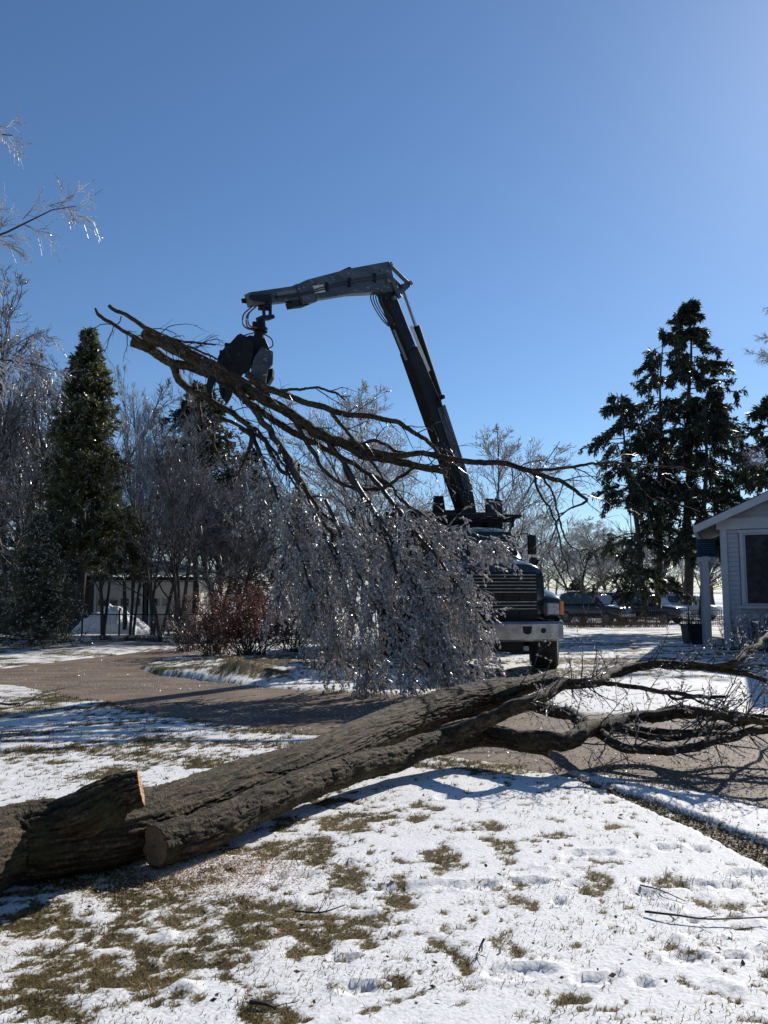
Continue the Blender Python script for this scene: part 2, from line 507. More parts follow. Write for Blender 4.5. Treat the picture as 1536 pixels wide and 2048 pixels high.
def kids(P, Rr, k, t0, t1, ang, sd, rng):
    """k children on every branch: start, direction, t, parent radius"""
    n, m1, _ = P.shape
    t = rng.uniform(t0, t1, (n, k)).ravel()
    bi = np.repeat(np.arange(n), k)
    x = t * (m1 - 1); i = np.minimum(x.astype(int), m1 - 2); f = (x - i)[:, None]
    S = P[bi, i] * (1 - f) + P[bi, i + 1] * f
    d = norm(P[bi, i + 1] - P[bi, i])
    r = Rr[bi, i] * (1 - f[:, 0]) + Rr[bi, i + 1] * f[:, 0]
    a = R(1) * rng.normal(ang, sd, len(t))
    pv = norm(np.cross(d, norm(rng.normal(size=d.shape))))
    D = np.cos(a)[:, None] * d + np.sin(a)[:, None] * pv
    return S, D, t, r, bi

def taper(n, m, r0, r1):
    return r0[:, None] * (1 - np.linspace(0, 1, m)[None]) + r1[:, None] * np.linspace(0, 1, m)[None]

rng = np.random.default_rng(7)

# ------------------------------------------------------------------ GROUND
def poly_mask(pts, X, Y):
    inside = np.zeros(X.shape, bool)
    n = len(pts)
    for i in range(n):
        x0, y0 = pts[i]; x1, y1 = pts[(i + 1) % n]
        if y0 == y1: continue
        c = ((Y > min(y0, y1)) & (Y <= max(y0, y1)))
        xs = x0 + (Y - y0) * (x1 - x0) / (y1 - y0)
        inside ^= c & (X < xs)
    return inside

def gpoly(px):
    return [tuple(G(a, b)[:2]) for a, b in px]

DRIVE = gpoly([(-1400, 1420), (-500, 1375), (0, 1338), (150, 1319), (330, 1299), (420, 1290), (470, 1296), (330, 1318), (285, 1336), (310, 1347), (430, 1362),
               (560, 1377), (700, 1386), (850, 1392), (1000, 1396), (1060, 1400), (1160, 1426), (1300, 1436), (1536, 1436), (2300, 1430),
               (2500, 1680), (1900, 1660), (1536, 1606), (1400, 1579), (1250, 1548), (1110, 1532), (960, 1522), (700, 1482), (600, 1465), (460, 1449),
               (340, 1430), (200, 1402), (120, 1386), (0, 1368), (-500, 1385), (-1400, 1440)])
CHIPS = gpoly([(1000, 1536), (1100, 1533), (1180, 1562), (1300, 1598), (1420, 1642), (1560, 1697), (1900, 1830), (1900, 1960), (1536, 1738), (1400, 1668), (1250, 1601), (1150, 1560), (1080, 1545)])

def axis(parts):
    out = [parts[0][0]]
    for a, b, f in parts:
        v = a
        while v < b:
            v += f(v)
            out.append(min(v, b))
    return np.array(sorted(set(np.round(out, 5))))

xs = axis([(-600, -60, lambda v: 40), (-60, -12, lambda v: 1.5), (-12, -4.2, lambda v: 0.09), (-4.2, 4.2, lambda v: 0.019), (4.2, 12, lambda v: 0.09), (12, 60, lambda v: 1.5), (60, 600, lambda v: 40)])
ys = axis([(-200, -20, lambda v: 20), (-20, 1.8, lambda v: 0.8), (1.8, 7, lambda v: 0.0062 * v), (7, 15, lambda v: 0.0095 * v), (15, 30, lambda v: 0.18), (30, 70, lambda v: 0.8), (70, 900, lambda v: 40)])
GX, GY = np.meshgrid(xs, ys)

def warp(X, Y, s, a, seed):
    return X + (fbm(X * s, Y * s, seed=seed) - 0.5) * a, Y + (fbm(X * s + 50, Y * s, seed=seed + 5) - 0.5) * a

# bare grass patches: photo pixel centre, half sizes in pixels
PATCH = [(250, 1900, 90, 14), (90, 1930, 60, 14), (620, 1905, 40, 14), (420, 1890, 60, 14), (700, 1890, 30, 10), (480, 1700, 60, 8), (570, 1650, 40, 8), (980, 1660, 50, 8), (900, 1665, 30, 8), (1240, 1655, 24, 6), (1090, 1700, 40, 6), (330, 1790, 130, 38), (230, 1755, 90, 22), (110, 1790, 110, 16), (400, 1830, 60, 18), (150, 1870, 70, 16), (60, 1835, 60, 14), (20, 1990, 40, 42),
         (150, 1975, 90, 38), (330, 1975, 75, 42), (420, 1950, 110, 28), (480, 1930, 60, 18), (545, 1880, 90, 26), (500, 1850, 60, 18), (600, 1700, 90, 14),
         (700, 1660, 60, 14), (740, 1640, 60, 12), (560, 1985, 50, 10), (560, 2010, 40, 28), (850, 1720, 30, 14), (890, 1745, 32, 14), (1020, 1705, 34, 18),
         (1240, 1775, 28, 16), (1130, 1675, 26, 10), (780, 1800, 40, 40), (740, 1850, 40, 18), (690, 1760, 24, 24), (630, 1860, 50, 20), (1080, 1765, 20, 10),
         (1095, 1810, 14, 18), (870, 1915, 28, 12), (1150, 2015, 36, 20), (780, 2000, 24, 14), (1360, 1770, 34, 12), (1440, 1835, 40, 10), (1060, 1900, 40, 8),
         (1340, 1920, 30, 12), (60, 1420, 70, 12), (100, 1405, 60, 10), (230, 1555, 70, 14), (300, 1520, 80, 14), (200, 1500, 120, 12), (330, 1490, 80, 10), (80, 1500, 90, 10),
         (170, 1450, 60, 6), (420, 1495, 60, 7), (40, 1470, 60, 8), (420, 1530, 50, 10), (640, 1610, 50, 8), (840, 1610, 30, 7), (650, 1330, 60, 9), (520, 1345, 50, 6),
         (1000, 1538, 70, 10), (880, 1527, 70, 7), (500, 1460, 60, 5), (380, 1440, 60, 5), (250, 1414, 60, 5), (560, 1469, 60, 5),
         (260, 1850, 50, 10), (30, 1700, 40, 10), (940, 1350, 90, 10), (1230, 1325, 120, 6), (1090, 1345, 60, 6), (200, 1285, 30, 3), (265, 1280, 30, 3), (300, 1284, 24, 2)]
bare = np.zeros_like(GX)
wx, wy = warp(GX, GY, 2.4, 0.55, 31)
wx, wy = warp(wx, wy, 9, 0.16, 41)
for px, py, a, b in PATCH:
    c = G(px, py)
    ra = abs(G(px + a, py)[0] - c[0])
    rb = abs(G(px, py - b)[1] - G(px, py + b)[1]) / 2
    d = ((wx - c[0]) / ra) ** 2 + ((wy - c[1]) / rb) ** 2
    bare = np.maximum(bare, np.clip(1.30 - d * 0.62, 0, 1.15) * (0.62 if 1400 < py < 1562 and px < 600 else 1.0))
lowleft = smooth(1.2, -1.6, GX - (GY - 4) * 0.1) * smooth(7.5, 4.5, GY)
n_mid = fbm(GX * 3.1, GY * 4.2, o=5, seed=3)
n_fine = fbm(GX * 14, GY * 17, o=4, seed=9)
n_big = fbm(GX * 0.5, GY * 0.9, o=4, seed=19)
bare = bare * (0.45 + 1.1 * n_mid) + smooth(0.56, 0.74, n_mid) * (0.18 + 0.75 * lowleft) + smooth(0.60, 0.8, n_fine) * (0.35 + 0.5 * lowleft)
mid_lawn = smooth(6.5, 7.5, GY) * smooth(13, 11, GY) * smooth(0.5, -0.5, GX)
bare += mid_lawn * smooth(0.42, 0.70, fbm(GX * 1.6, GY * 6.5, o=5, seed=77)) * 0.8
far = smooth(12.5, 15, GY)
bare += far * smooth(0.44, 0.66, fbm(GX * 0.9, GY * 2.8, o=5, seed=57)) * 0.75
n_tuft = fbm(GX * 38, GY * 44, o=3, seed=29)
bare = bare * (1 - 0.08 * lowleft) + 0.09 + 0.06 * smooth(1, -2, GX) + far * 0.18 + 0.10 * smooth(0.5, 0.62, fbm(GX * 1.1 + 9, GY * 1.4, o=3, seed=46))
bare = smooth(0.22, 1.02, bare + (n_fine - 0.5) * 1.35 + (n_tuft - 0.5) * 1.0) * 0.97
bare = bare * (1 - 0.62 * smooth(0.50, 0.66, fbm(GX * 20 + 5, GY * 24, o=3, seed=37)))
snowv = np.clip(1.0 - bare, 0, 1)

dxw, dyw = warp(GX, GY, 1.7, 0.22, 61)
dxw, dyw = warp(dxw, dyw, 11, 0.07, 66)
drive = poly_mask(DRIVE, dxw, dyw)
cx_, cy_ = warp(GX, GY, 7, 0.05, 71)
chips = poly_mask(CHIPS, cx_, cy_) & ~drive
drive_s = np.zeros(GX.shape); chips_s = np.zeros(GX.shape)
for q in range(9):
    ox, oy = (0, 0) if q == 0 else (0.026 * math.cos(q * .785), 0.030 * math.sin(q * .785))
    drive_s += poly_mask(DRIVE, dxw + ox, dyw + oy) / 9.0
    chips_s += poly_mask(CHIPS, cx_ + ox * .7, cy_ + oy * .7) / 9.0
drive_s = smooth(.1, .9, drive_s); chips_s = smooth(.1, .9, chips_s)
edge_band = np.zeros(GX.shape)
for sh in (0.10, 0.2, 0.3):
    for ox, oy in ((0, sh * 1.6), (0, -sh * 0.8), (sh, 0), (-sh, 0)):
        edge_band += poly_mask(DRIVE, dxw + ox, dyw + oy)
edge_band = np.where(drive, 0, edge_band / 12.0)
near_lawn = smooth(13.2, 12.2, GY)
snowv = np.clip(snowv - edge_band * near_lawn * (0.5 + 1.0 * n_mid), 0, 1)

# island bed and drifts
isl = np.exp(-(((GX + 2.0) / 2.3) ** 2 + ((GY - 15.6) / 1.9) ** 2) ** 1.5)
isl2 = np.exp(-(((GX + 2.55) / 0.42) ** 2 + ((GY - 14.0) / 0.35) ** 2))
snow_h = 0.010 + 0.011 * snowv + 0.010 * (n_mid - 0.5) * snowv + 0.008 * (n_fine - 0.5)
isl_bare = smooth(.03, .5, isl) * smooth(.38, .6, fbm(GX * 1.5, GY * 3.2, o=5, seed=120)) * .8
snowv = np.clip(snowv - isl_bare, 0, 1)
snow_h = snow_h * (1 - .75 * np.clip(edge_band * 1.6, 0, 1))
Z = slope(GY) + snow_h + 0.18 * isl * (0.8 + 0.5 * n_mid) + 0.20 * isl2 * (0.7 + 0.6 * n_mid) + 0.03 * (n_big - 0.5) * smooth(2, 8, GY)
Z = Z + far * (fbm(GX * 0.35, GY * 0.35, seed=91) - 0.5) * 0.06
Z = Z * (1 - drive_s) + drive_s * (slope(GY) - 0.05)
Z = Z * (1 - chips_s) + chips_s * (-0.035 + 0.02 * n_fine)
chip_col = np.clip(0.15 + 0.6 * smooth(0.5, 0.72, n_fine), 0, 1)
snow_attr = snowv * (1 - chips_s) + chips_s * chip_col

# footprints and dents
FOOT = [(830, 1780, 190, 1), (1050, 1772, 100, 1), (955, 1778, 90, 1), (1290, 1978, 44, 0), (1190, 1970, 90, 0), (1040, 1955, 140, 0), (1470, 1922, 56, 0),
        (1375, 1925, 90, 0), (1335, 1702, 56, 0), (1400, 1704, 36, 0), (1180, 1714, 110, 0), (1130, 1727, 30, 0), (1490, 1755, 90, 0), (1390, 1778, 80, 0), (1290, 1792, 70, 0),
        (1120, 1810, 26, 0), (1386, 1848, 22, 0), (610, 1755, 60, 0), (700, 1730, 50, 0), (1150, 1775, 50, 0), (690, 1925, 60, 0), (720, 1985, 90, 0), (560, 1760, 50, 0),
        (1450, 1780, 70, 0), (1230, 1960, 40, 0), (900, 1600, 60, 0)]
for px, py, w, _ in FOOT:
    c = G(px, py)
    ra = max(0.035, abs(G(px + w / 2, py)[0] - c[0]))
    rb = min(0.062, max(0.035, ra * 0.5))
    d = np.sqrt(((GX - c[0]) / ra) ** 2 + ((GY - c[1] - (GX - c[0]) * 0.12) / rb) ** 2)
    d = d + (n_fine - 0.5) * 0.25
    dent = smooth(1.08, 0.86, d)
    rim = np.exp(-((d - 1.25) / 0.16) ** 2)
    rough_ = fbm(GX * 42, GY * 42, o=2, seed=5)
    Z = Z - np.where(drive | chips, 0, dent * (0.036 - 0.034 * rough_) * 1.05 - rim * 0.008)
    snow_attr = np.where(chips | drive, snow_attr, np.clip(snow_attr + dent * 0.3, 0, 1))
lump = smooth(0.62, 0.75, fbm(GX * 9, GY * 9, seed=15)) * smooth(0.55, 0.7, fbm(GX * 1.3, GY * 1.3, seed=16))
Z = Z + np.where(drive | chips, 0, lump * 0.016 * snowv)

gv = np.stack([GX, GY, Z], -1).reshape(-1, 3)
ny_, nx_ = GX.shape
ii = np.arange(ny_ * nx_).reshape(ny_, nx_)
gq = np.stack([ii[:-1, :-1], ii[:-1, 1:], ii[1:, 1:], ii[1:, :-1]], -1).reshape(-1, 4)

def add_attr(o, name, vals):
    a = o.data.attributes.new(name, 'FLOAT', 'POINT')
    a.data.foreach_set('value', np.ascontiguousarray(vals, dtype=np.float32).ravel())

def moss(m, colr, scale, lo):
    """olive algae film in soft patches over an attribute material"""
    nt = m.node_tree; b = nt.nodes['Principled BSDF']; src = b.inputs['Base Color'].links[0].from_socket
    tc = nt.nodes.new('ShaderNodeTexCoord'); n = nt.nodes.new('ShaderNodeTexNoise'); n.inputs['Scale'].default_value = scale; n.inputs['Detail'].default_value = 6
    nt.links.new(tc.outputs['Object'], n.inputs['Vector'])
    r = nt.nodes.new('ShaderNodeValToRGB'); r.color_ramp.elements[0].position = lo; r.color_ramp.elements[0].color = (0, 0, 0, 1); r.color_ramp.elements[1].position = lo + .18; r.color_ramp.elements[1].color = (.6, .6, .6, 1)
    nt.links.new(n.outputs['Fac'], r.inputs['Fac'])
    mx = nt.nodes.new('ShaderNodeMix'); mx.data_type = 'RGBA'; mx.inputs[7].default_value = (*colr, 1)
    nt.links.new(r.outputs['Color'], mx.inputs[0]); nt.links.new(src, mx.inputs[6]); nt.links.new(mx.outputs[2], b.inputs['Base Color'])
moss(M['bark'], (0.062, 0.060, 0.022), 5, .5)
M['ground'] = mat_attr('snowy_lawn', [(0.0, (0.060, 0.045, 0.018)), (0.30, (0.150, 0.112, 0.050)), (0.50, (0.42, 0.39, 0.33)), (0.66, (0.56, 0.55, 0.53)), (0.82, (0.68, 0.67, 0.65)), (1.0, (0.78, 0.77, 0.75))],
                       'snow', rough=0.7, fine=62, amount=0.48, bump=0.004, bscale=48, spec=0.25)
under = (drive_s > .995)
gq = gq[~(under[:-1, :-1] & under[1:, 1:] & under[1:, :-1] & under[:-1, 1:]).ravel()]     # nothing under the driveway sheet
g = build('ground', gv, gq, None, M['ground'], None, True)
tag(g, kind='structure', label='snow covered lawn with brown grass showing through in patches')
add_attr(g, 'snow', snow_attr)

# driveway: one flat sheet, the lawn stands a few centimetres proud of it
def sheet(name, poly_grid, m): ...
dx = axis([(-60, -12, lambda v: 2), (-12, 12, lambda v: 0.12), (12, 60, lambda v: 2)])
dy = axis([(5.5, 20, lambda v: 0.12), (20, 24, lambda v: 0.5)])
DX, DY = np.meshgrid(dx, dy)
ddist = poly_mask(DRIVE, DX, DY)
for ox, oy in ((0.5, 0), (-0.5, 0), (0, 0.7), (0, -0.5)):
    ddist |= poly_mask(DRIVE, DX + ox, DY + oy)
DZ = slope(DY) + 0.008 * (fbm(DX * 1.5, DY * 1.5, seed=4) - 0.5) - 0.004
idx = np.arange(DX.size).reshape(DX.shape)
keep = ddist[:-1, :-1] & ddist[1:, 1:] & ddist[:-1, 1:] & ddist[1:, :-1]
dq = np.stack([idx[:-1, :-1], idx[:-1, 1:], idx[1:, 1:], idx[1:, :-1]], -1)[keep]
M['drive'] = mat('brown_gravel_asphalt', (0.105, 0.069, 0.043), 0.75, c2=(0.20, 0.142, 0.094), scale=2.2, detail=8, bump=0.006, bscale=80, spots=(55, 0.67, (0.62, 0.63, 0.66)), stretch=(0.6, 1.4, 1))
dr = build('driveway', np.stack([DX, DY, DZ], -1).reshape(-1, 3), dq, None, M['drive'], None, True)
tag(dr, kind='structure', label='brown driveway sprinkled with ice chips')

def gz(x, y):
    """ground height at points, nearest grid vertex"""
    i = np.clip(np.searchsorted(ys, y), 0, len(ys) - 1)
    j = np.clip(np.searchsorted(xs, x), 0, len(xs) - 1)
    return np.maximum(Z[i, j], np.where(drive[i, j], DZ.max() * 0 + slope(y), -9)), snow_attr[i, j], drive[i, j], chips[i, j]

# grass blades
def blades(name, n, ylo, yhi, m, seed, dens, hmin, hmax, wmul=1.0):
    r = np.random.default_rng(seed)
    y = ylo * (yhi / ylo) ** r.random(n)
    x = r.uniform(-0.62, 0.62, n) * y + r.normal(0, 0.1, n)
    z, s, dm, cm = gz(x, y)
    k = r.random(n) < dens(x, y, s, dm, cm)
    x, y, z = x[k], y[k], z[k]
    nn = len(x)
    sc = np.clip(y / 6.0, 0.75, 1.8)
    h = r.uniform(hmin, hmax, nn) * (0.8 + 0.3 * sc)
    az = r.uniform(0, 6.283, nn)
    lean = r.uniform(0.2, 1.5, nn)
    D = np.stack([np.cos(az) * np.sin(lean), np.sin(az) * np.sin(lean), np.cos(lean)], -1)
    V, Q = diamonds(np.stack([x, y, z - 0.006], -1), D, h, 0.0045 * wmul * sc * r.uniform(0.6, 1.5, nn), r)
    o = build(name, V, Q, None, m, None)
    return o
o = blades('grass', 400000, 2.6, 9, M['grass'], 21, lambda x, y, s, d, c: np.where(d, 0.0, np.where(c, 0.25, 0.09 * smooth(.46, .66, fbm(x * 3, y * 3, o=3, seed=61)) + 0.9 * smooth(0.9, 0.2, s))), 0.010, 0.036)
tag(o, 'matted olive brown winter grass in patches where the snow has melted', 'grass', kind='stuff')
o = blades('grass', 200000, 6, 20, M['dark_grass'], 22, lambda x, y, s, d, c: np.where(d, 0.0, np.where(c, 0.1, 0.01 + 0.6 * smooth(0.5, 0.15, s))), 0.02, 0.045, 1.3)
tag(o, 'darker green lawn grass along the driveway edges', 'grass', kind='stuff')

# leaf litter and chips in the edging strip; ice chips on the driveway; sawdust by the cut
def scatter(name, C, L, Wd, m, seed, flat=0.7, octa=False):
    r = np.random.default_rng(seed)
    n = len(C)
    D = norm(np.stack([r.normal(size=n), r.normal(size=n), r.normal(size=n) * (1 - flat)], -1))
    if octa: V, T = octas(C, D, L, Wd, r); return build(name, V, None, T, m)
    V, Q = diamonds(C, D, L, Wd, r)
    return build(name, V, Q, None, m)
def rnd_ground(n, seed, px0, px1, py0, py1, cond):
    r = np.random.default_rng(seed)
    a, b = G(px0, py0), G(px1, py1)
    ylo, yhi = min(a[1], b[1]), max(a[1], b[1])
    y = r.uniform(ylo, yhi, n)
    x = y * r.uniform((px0 - 768) / FPX, (px1 - 768) / FPX, n)
    z, s, d, c = gz(x, y)
    k = cond(x, y, s, d, c)
    return np.stack([x, y, z], -1)[k], r
C, r_ = rnd_ground(26000, 5, 950, 1700, 1530, 1760, lambda x, y, s, d, c: c)
o = scatter('leaf_litter', C + [0, 0, 0.008], r_.uniform(0.012, 0.035, len(C)), r_.uniform(0.006, 0.016, len(C)), M['leaf_litter'], 6)
tag(o, 'brown leaf litter and wood chips filling the bare strip beside the snow edge', 'leaf litter', kind='stuff')
C, r_ = rnd_ground(52000, 8, -700, 1900, 1300, 1610, lambda x, y, s, d, c: d & (fbm(x * 0.8, y * 1.6, seed=8) + 0.25 * smooth(0, 3, x) > 0.50))
o = scatter('ice_chips', C + [0, 0, 0.006], r_.uniform(0.008, 0.032, len(C)), r_.uniform(0.006, 0.018, len(C)), M['ice'], 9, octa=True)
tag(o, 'small chips of shattered ice scattered over the brown driveway', 'ice chips', kind='stuff')
r_ = np.random.default_rng(12)
c = G(400, 1745)
C = np.stack([r_.normal(c[0], 0.36, 9000), r_.normal(c[1], 0.20, 9000), np.zeros(9000)], -1)
C[:, 2] = gz(C[:, 0], C[:, 1])[0] + 0.006
o = scatter('sawdust', C, r_.uniform(0.006, 0.018, 9000), r_.uniform(0.003, 0.009, 9000), M['chip'], 13)
tag(o, 'pale orange sawdust sprinkled on the snow below the sawn limb end', 'sawdust', kind='stuff')

C, r_ = rnd_ground(420, 17, -300, 1900, 1560, 2040, lambda x, y, s, d, c: ~d & ~c)
o = scatter('dead_leaves', C + [0, 0, 0.010], r_.uniform(0.015, 0.042, len(C)), r_.uniform(0.008, 0.024, len(C)), M['leaf_litter'], 18, flat=.5)
tag(o, 'sparse brown leaf and bark scraps strewn over the foreground snow', 'leaf scraps', kind='stuff')

# ------------------------------------------------------------------ FALLEN TREE
def bark_tube(name, pts, radii, n, k, depth, parent, m, furrow=True, seed=0, cap=None, flare=0.0, sx=42.0, ss=2.7, wounds=(), kink=0.0):
    pts = np.asarray(pts, float)
    c = catmull(pts, n)
    rr = catmull(np.stack([np.asarray(radii, float)] * 3, 1), n)[:, 0]
    if kink:
        s_ = np.concatenate([[0], np.cumsum(np.linalg.norm(np.diff(c, axis=0), axis=1))]) * 2.6
        env = np.minimum(1, np.minimum(s_ - s_[0], s_[-1] - s_) * 1.5 + .15)
        for ax_ in range(3):
            c[:, ax_] += (fbm(s_, s_ * 0 + ax_ * 9.3 + seed, o=4, seed=seed + 60 + ax_) - 0.5) * kink * env
    t = norm(np.gradient(c, axis=0))
    a = norm(np.cross(t, np.array([0, 0, 1.0]))); b = np.cross(t, a)
    s = np.concatenate([[0], np.cumsum(np.linalg.norm(np.diff(c, axis=0), axis=1))])
    th = np.arange(k) * 2 * math.pi / k
    TH, S = np.meshgrid(th, s)
    RR = np.repeat(rr[:, None], k, 1)
    tw = TH + 0.25 * np.sin(S * 1.3 + seed)
    X, Yn = np.cos(tw) * RR * sx, np.sin(tw) * RR * sx
    wv = (fbm(X * 0.3, Yn * 0.3, S * 2.2, o=3, seed=seed) - 0.5) * 2.6
    rid = np.clip(1 - np.abs(2 * fbm(X + wv, Yn + wv, S * ss, o=3, seed=seed + 3) - 1) * 4.2, 0, 1)      # 1 in the narrow seams
    rid2 = np.clip(1 - np.abs(2 * fbm(X * 1.9 + wv, Yn * 1.9 + wv, S * ss * 2.6, o=2, seed=seed + 13) - 1) * 4.5, 0, 1)
    crk = np.clip(1 - np.abs(2 * fbm(X * .55, Yn * .55, S * ss * 6 + wv * 2, o=2, seed=seed + 23) - 1) * 5, 0, 1)   # short cross cracks
    groove = np.clip(1 - np.maximum(rid, np.maximum(rid2 * 0.5, crk * 0.3)), 0, 1)
    lumps = fbm(np.cos(TH) * 2.2, np.sin(TH) * 2.2, S * 2.2, o=3, seed=seed + 8) - 0.5
    if furrow:
        disp = (groove - 0.6) * depth * (0.6 + 0.8 * fbm(X * .4, Yn * .4, S * 1.5, o=2, seed=seed + 9)) + lumps * RR * 0.17 + (fbm(X * 1.4, Yn * 1.4, S * 16, o=3, seed=seed + 12) - 0.5) * depth * 0.5
        at = np.clip(groove * 0.75 + (fbm(X, Yn, S * 9, o=3, seed=seed + 4) - 0.5) * 0.7 + 0.05, 0, 1)
    else:
        disp = lumps * RR * 0.22 + (fbm(X * 0.5, Yn * 0.5, S * 24, o=2, seed=seed + 5) - 0.5) * depth
        at = np.clip(0.45 + (fbm(X, Yn, S * 12, seed=seed + 6) - 0.5) * 1.2, 0, 1)
    for wp, kr, kh in wounds:
        V0 = c[:, None, :] + RR[..., None] * (np.cos(TH)[..., None] * a[:, None, :] + np.sin(TH)[..., None] * b[:, None, :])
        dd = (((V0 - wp) ** 2).sum(-1)) / kr ** 2 * (0.6 + 0.8 * fbm(X * .5, Yn * .5, S * 8, o=2, seed=seed + 30))
        disp = disp + kh * np.exp(-dd ** 1.6)
        at = at * (1 - 0.55 * np.exp(-dd * 1.2))
    rad = RR + disp
    V = c[:, None, :] + rad[..., None] * (np.cos(TH)[..., None] * a[:, None, :] + np.sin(TH)[..., None] * b[:, None, :])
    idx = np.arange(n * k).reshape(n, k)
    Q = np.stack([idx[:-1], np.roll(idx[:-1], -1, 1), np.roll(idx[1:], -1, 1), idx[1:]], -1).reshape(-1, 4)
    Vf = V.reshape(-1, 3)
    o = build(name, Vf, Q, None, m, parent, True)
    if m is M['bark']: add_attr(o, 'groove', at)
    # ends
    if cap:
        for end, cm, nm in cap:
            ring = V[0] if end == 0 else V[-1]
            d = -t[0] if end == 0 else t[-1]
            cc = ring.mean(0)
            rr_ = np.random.default_rng(seed + 50 + end)
            rings = []
            qs = [1.0, 0.965] + list(np.linspace(0.93, 0.04, 15))
            for q in qs:
                rings.append(cc + (ring - cc) * q + d * (0.0 if q == 1 else 0.004) + d * rr_.normal(0, 0.0015, (k, 1)))
            VV = np.vstack(rings + [[cc + d * 0.004]])
            QQ = []
            i = np.arange(k); j = (i + 1) % k
            for q in range(len(qs) - 1):
                f = np.stack([i + q * k, j + q * k, j + (q + 1) * k, i + (q + 1) * k], 1)
                QQ.append(f if end == 1 else f[:, ::-1])
            kq = len(qs)
            TT = np.stack([i + (kq - 1) * k, j + (kq - 1) * k, np.full(k, kq * k)], 1)
            co = build(nm, VV, np.vstack(QQ), TT if end == 1 else TT[:, ::-1], cm, o.parent or o, False)
            tone = np.array([0.0, 0.15] + [0.78 if q_ % 2 else 0.45 for q_ in range(kq - 2)])
            add_attr(co, 'ring', np.append(np.repeat(tone, k) + rr_.normal(0, .07, k * kq), .2))
    return o, c, rr

def up(p, h):
    return np.array([p[0], p[1], p[2] + h])

def twigset(root, limbs, density, lens, seed, ice_n, trop=(0, 0, -0.4), t0=0.15, twig_r=0.004, ice_size=(0.02, 0.05, 0.008, 0.016), angs=(45, 15), twm='twig', levels=2, kk=4):
    """twigs and ice grown off a list of (points, radii) limbs; two joined parts under root"""
    r = np.random.default_rng(seed)
    tb = TB(); pc = []; pd = []
    for c, rr in limbs:
        L = np.linalg.norm(np.diff(c, axis=0), axis=1).sum()
        k = max(3, int(L * density))
        S, D, t, pr, bi = kids(c[None], rr[None], k, t0, 1.0, angs[0], angs[1], r)
        ln = r.uniform(lens[0], lens[1], len(S)) * (1 - 0.35 * t)
        P = grow(S, D, ln, 6, trop, 0.13, r)
        r0 = np.minimum(pr * 0.6, twig_r * 2.6)
        RA = taper(len(S), 7, r0, np.full(len(S), twig_r * 0.7))
        tb.add(P, RA, 4)
        S2, D2, t2, pr2, _ = kids(P, RA, kk, 0.15, 1.0, 42, 14, r)
        l2 = np.repeat(ln, kk) * r.uniform(0.25, 0.55, len(S2))
        P2 = grow(S2, D2, l2, 4, trop, 0.16, r)
        R2 = taper(len(S2), 5, np.minimum(pr2 * 0.7, twig_r * 1.4), np.full(len(S2), twig_r * 0.5))
        tb.add(P2, R2, 3)
        src = [P2]
        if levels > 2:
            S3, D3, t3, pr3, _ = kids(P2, R2, 3, 0.15, 1.0, 40, 14, r)
            l3 = np.repeat(l2, 3) * r.uniform(0.3, 0.6, len(S3))
            P3 = grow(S3, D3, l3, 2, trop, 0.15, r)
            tb.add(P3, taper(len(S3), 3, np.full(len(S3), twig_r * 0.8), np.full(len(S3), twig_r * 0.5)), 3)
            src.append(P3)
        for q in src:
            f = q.shape[1] - 1
            pc.append((q[:, :-1] + (q[:, 1:] - q[:, :-1]) * r.random((len(q), f, 1))).reshape(-1, 3))
            pd.append((q[:, 1:] - q[:, :-1]).reshape(-1, 3))
    tb.build('twigs', M[twm], root, False, 'stuff')
    if ice_n:
        pc = np.vstack(pc); pd = np.vstack(pd)
        pick = r.integers(0, len(pc), ice_n)
        C = pc[pick] + r.normal(0, 0.004, (ice_n, 3))
        D = norm(pd[pick]) + r.normal(0, 0.35, (ice_n, 3))
        V, T = octas(C, D, r.uniform(ice_size[0], ice_size[1], ice_n), r.uniform(ice_size[2], ice_size[3], ice_n), r)
        o = build('ice_coat', V, None, T, M['ice'], root)
        o['kind'] = 'stuff'

def gup(px, py, h):
    """point over the ground seen at px,py lying h above the ground there (the pixel is where its middle shows)"""
    d = ray(px, py)
    t = (h - CAM_H) / d[2]
    return np.array([d[0] * t, d[1] * t, h])

fallen = empty('fallen_tree', gup(600, 1560, 0)[:3], 0, 'thick furrowed fallen trunk with a sawn stub lying across lawn and driveway', 'fallen tree')
fl = np.array(fallen.location)
def rel(P, o): return np.asarray(P, float) - np.array(o.location)
# heavy butt log on the left, its stub sawn off facing right
tp = [gup(-420, 1900, 0.24), gup(-150, 1765, 0.235), gup(0, 1696, 0.205), gup(130, 1674, 0.205), gup(235, 1658, 0.205), gup(330, 1628, 0.20), gup(470, 1576, 0.20),
      gup(620, 1526, 0.21), gup(760, 1462, 0.23), gup(880, 1415, 0.26), gup(985, 1390, 0.27), gup(1050, 1372, 0.3), gup(1108, 1352, 0.34)]
tr = [0.23, 0.215, 0.208, 0.206, 0.204, 0.172, 0.172, 0.168, 0.180, 0.185, 0.19, 0.12, 0.085]
bark_tube('trunk', [rel(p, fallen) for p in tp], tr, 860, 160, 0.018, fallen, M['bark'], seed=2, cap=[(1, M['cut_dark'], 'broken_end')],
          wounds=[(rel(gup(385, 1612, .36), fallen), .10, -.07), (rel(gup(345, 1650, .28), fallen), .11, -.08), (rel(gup(455, 1580, .36), fallen), .07, -.04), (rel(gup(215, 1668, .34), fallen), .05, .03), (rel(gup(760, 1452, .42), fallen), .10, .035), (rel(gup(560, 1510, .42), fallen), .06, -.04)])
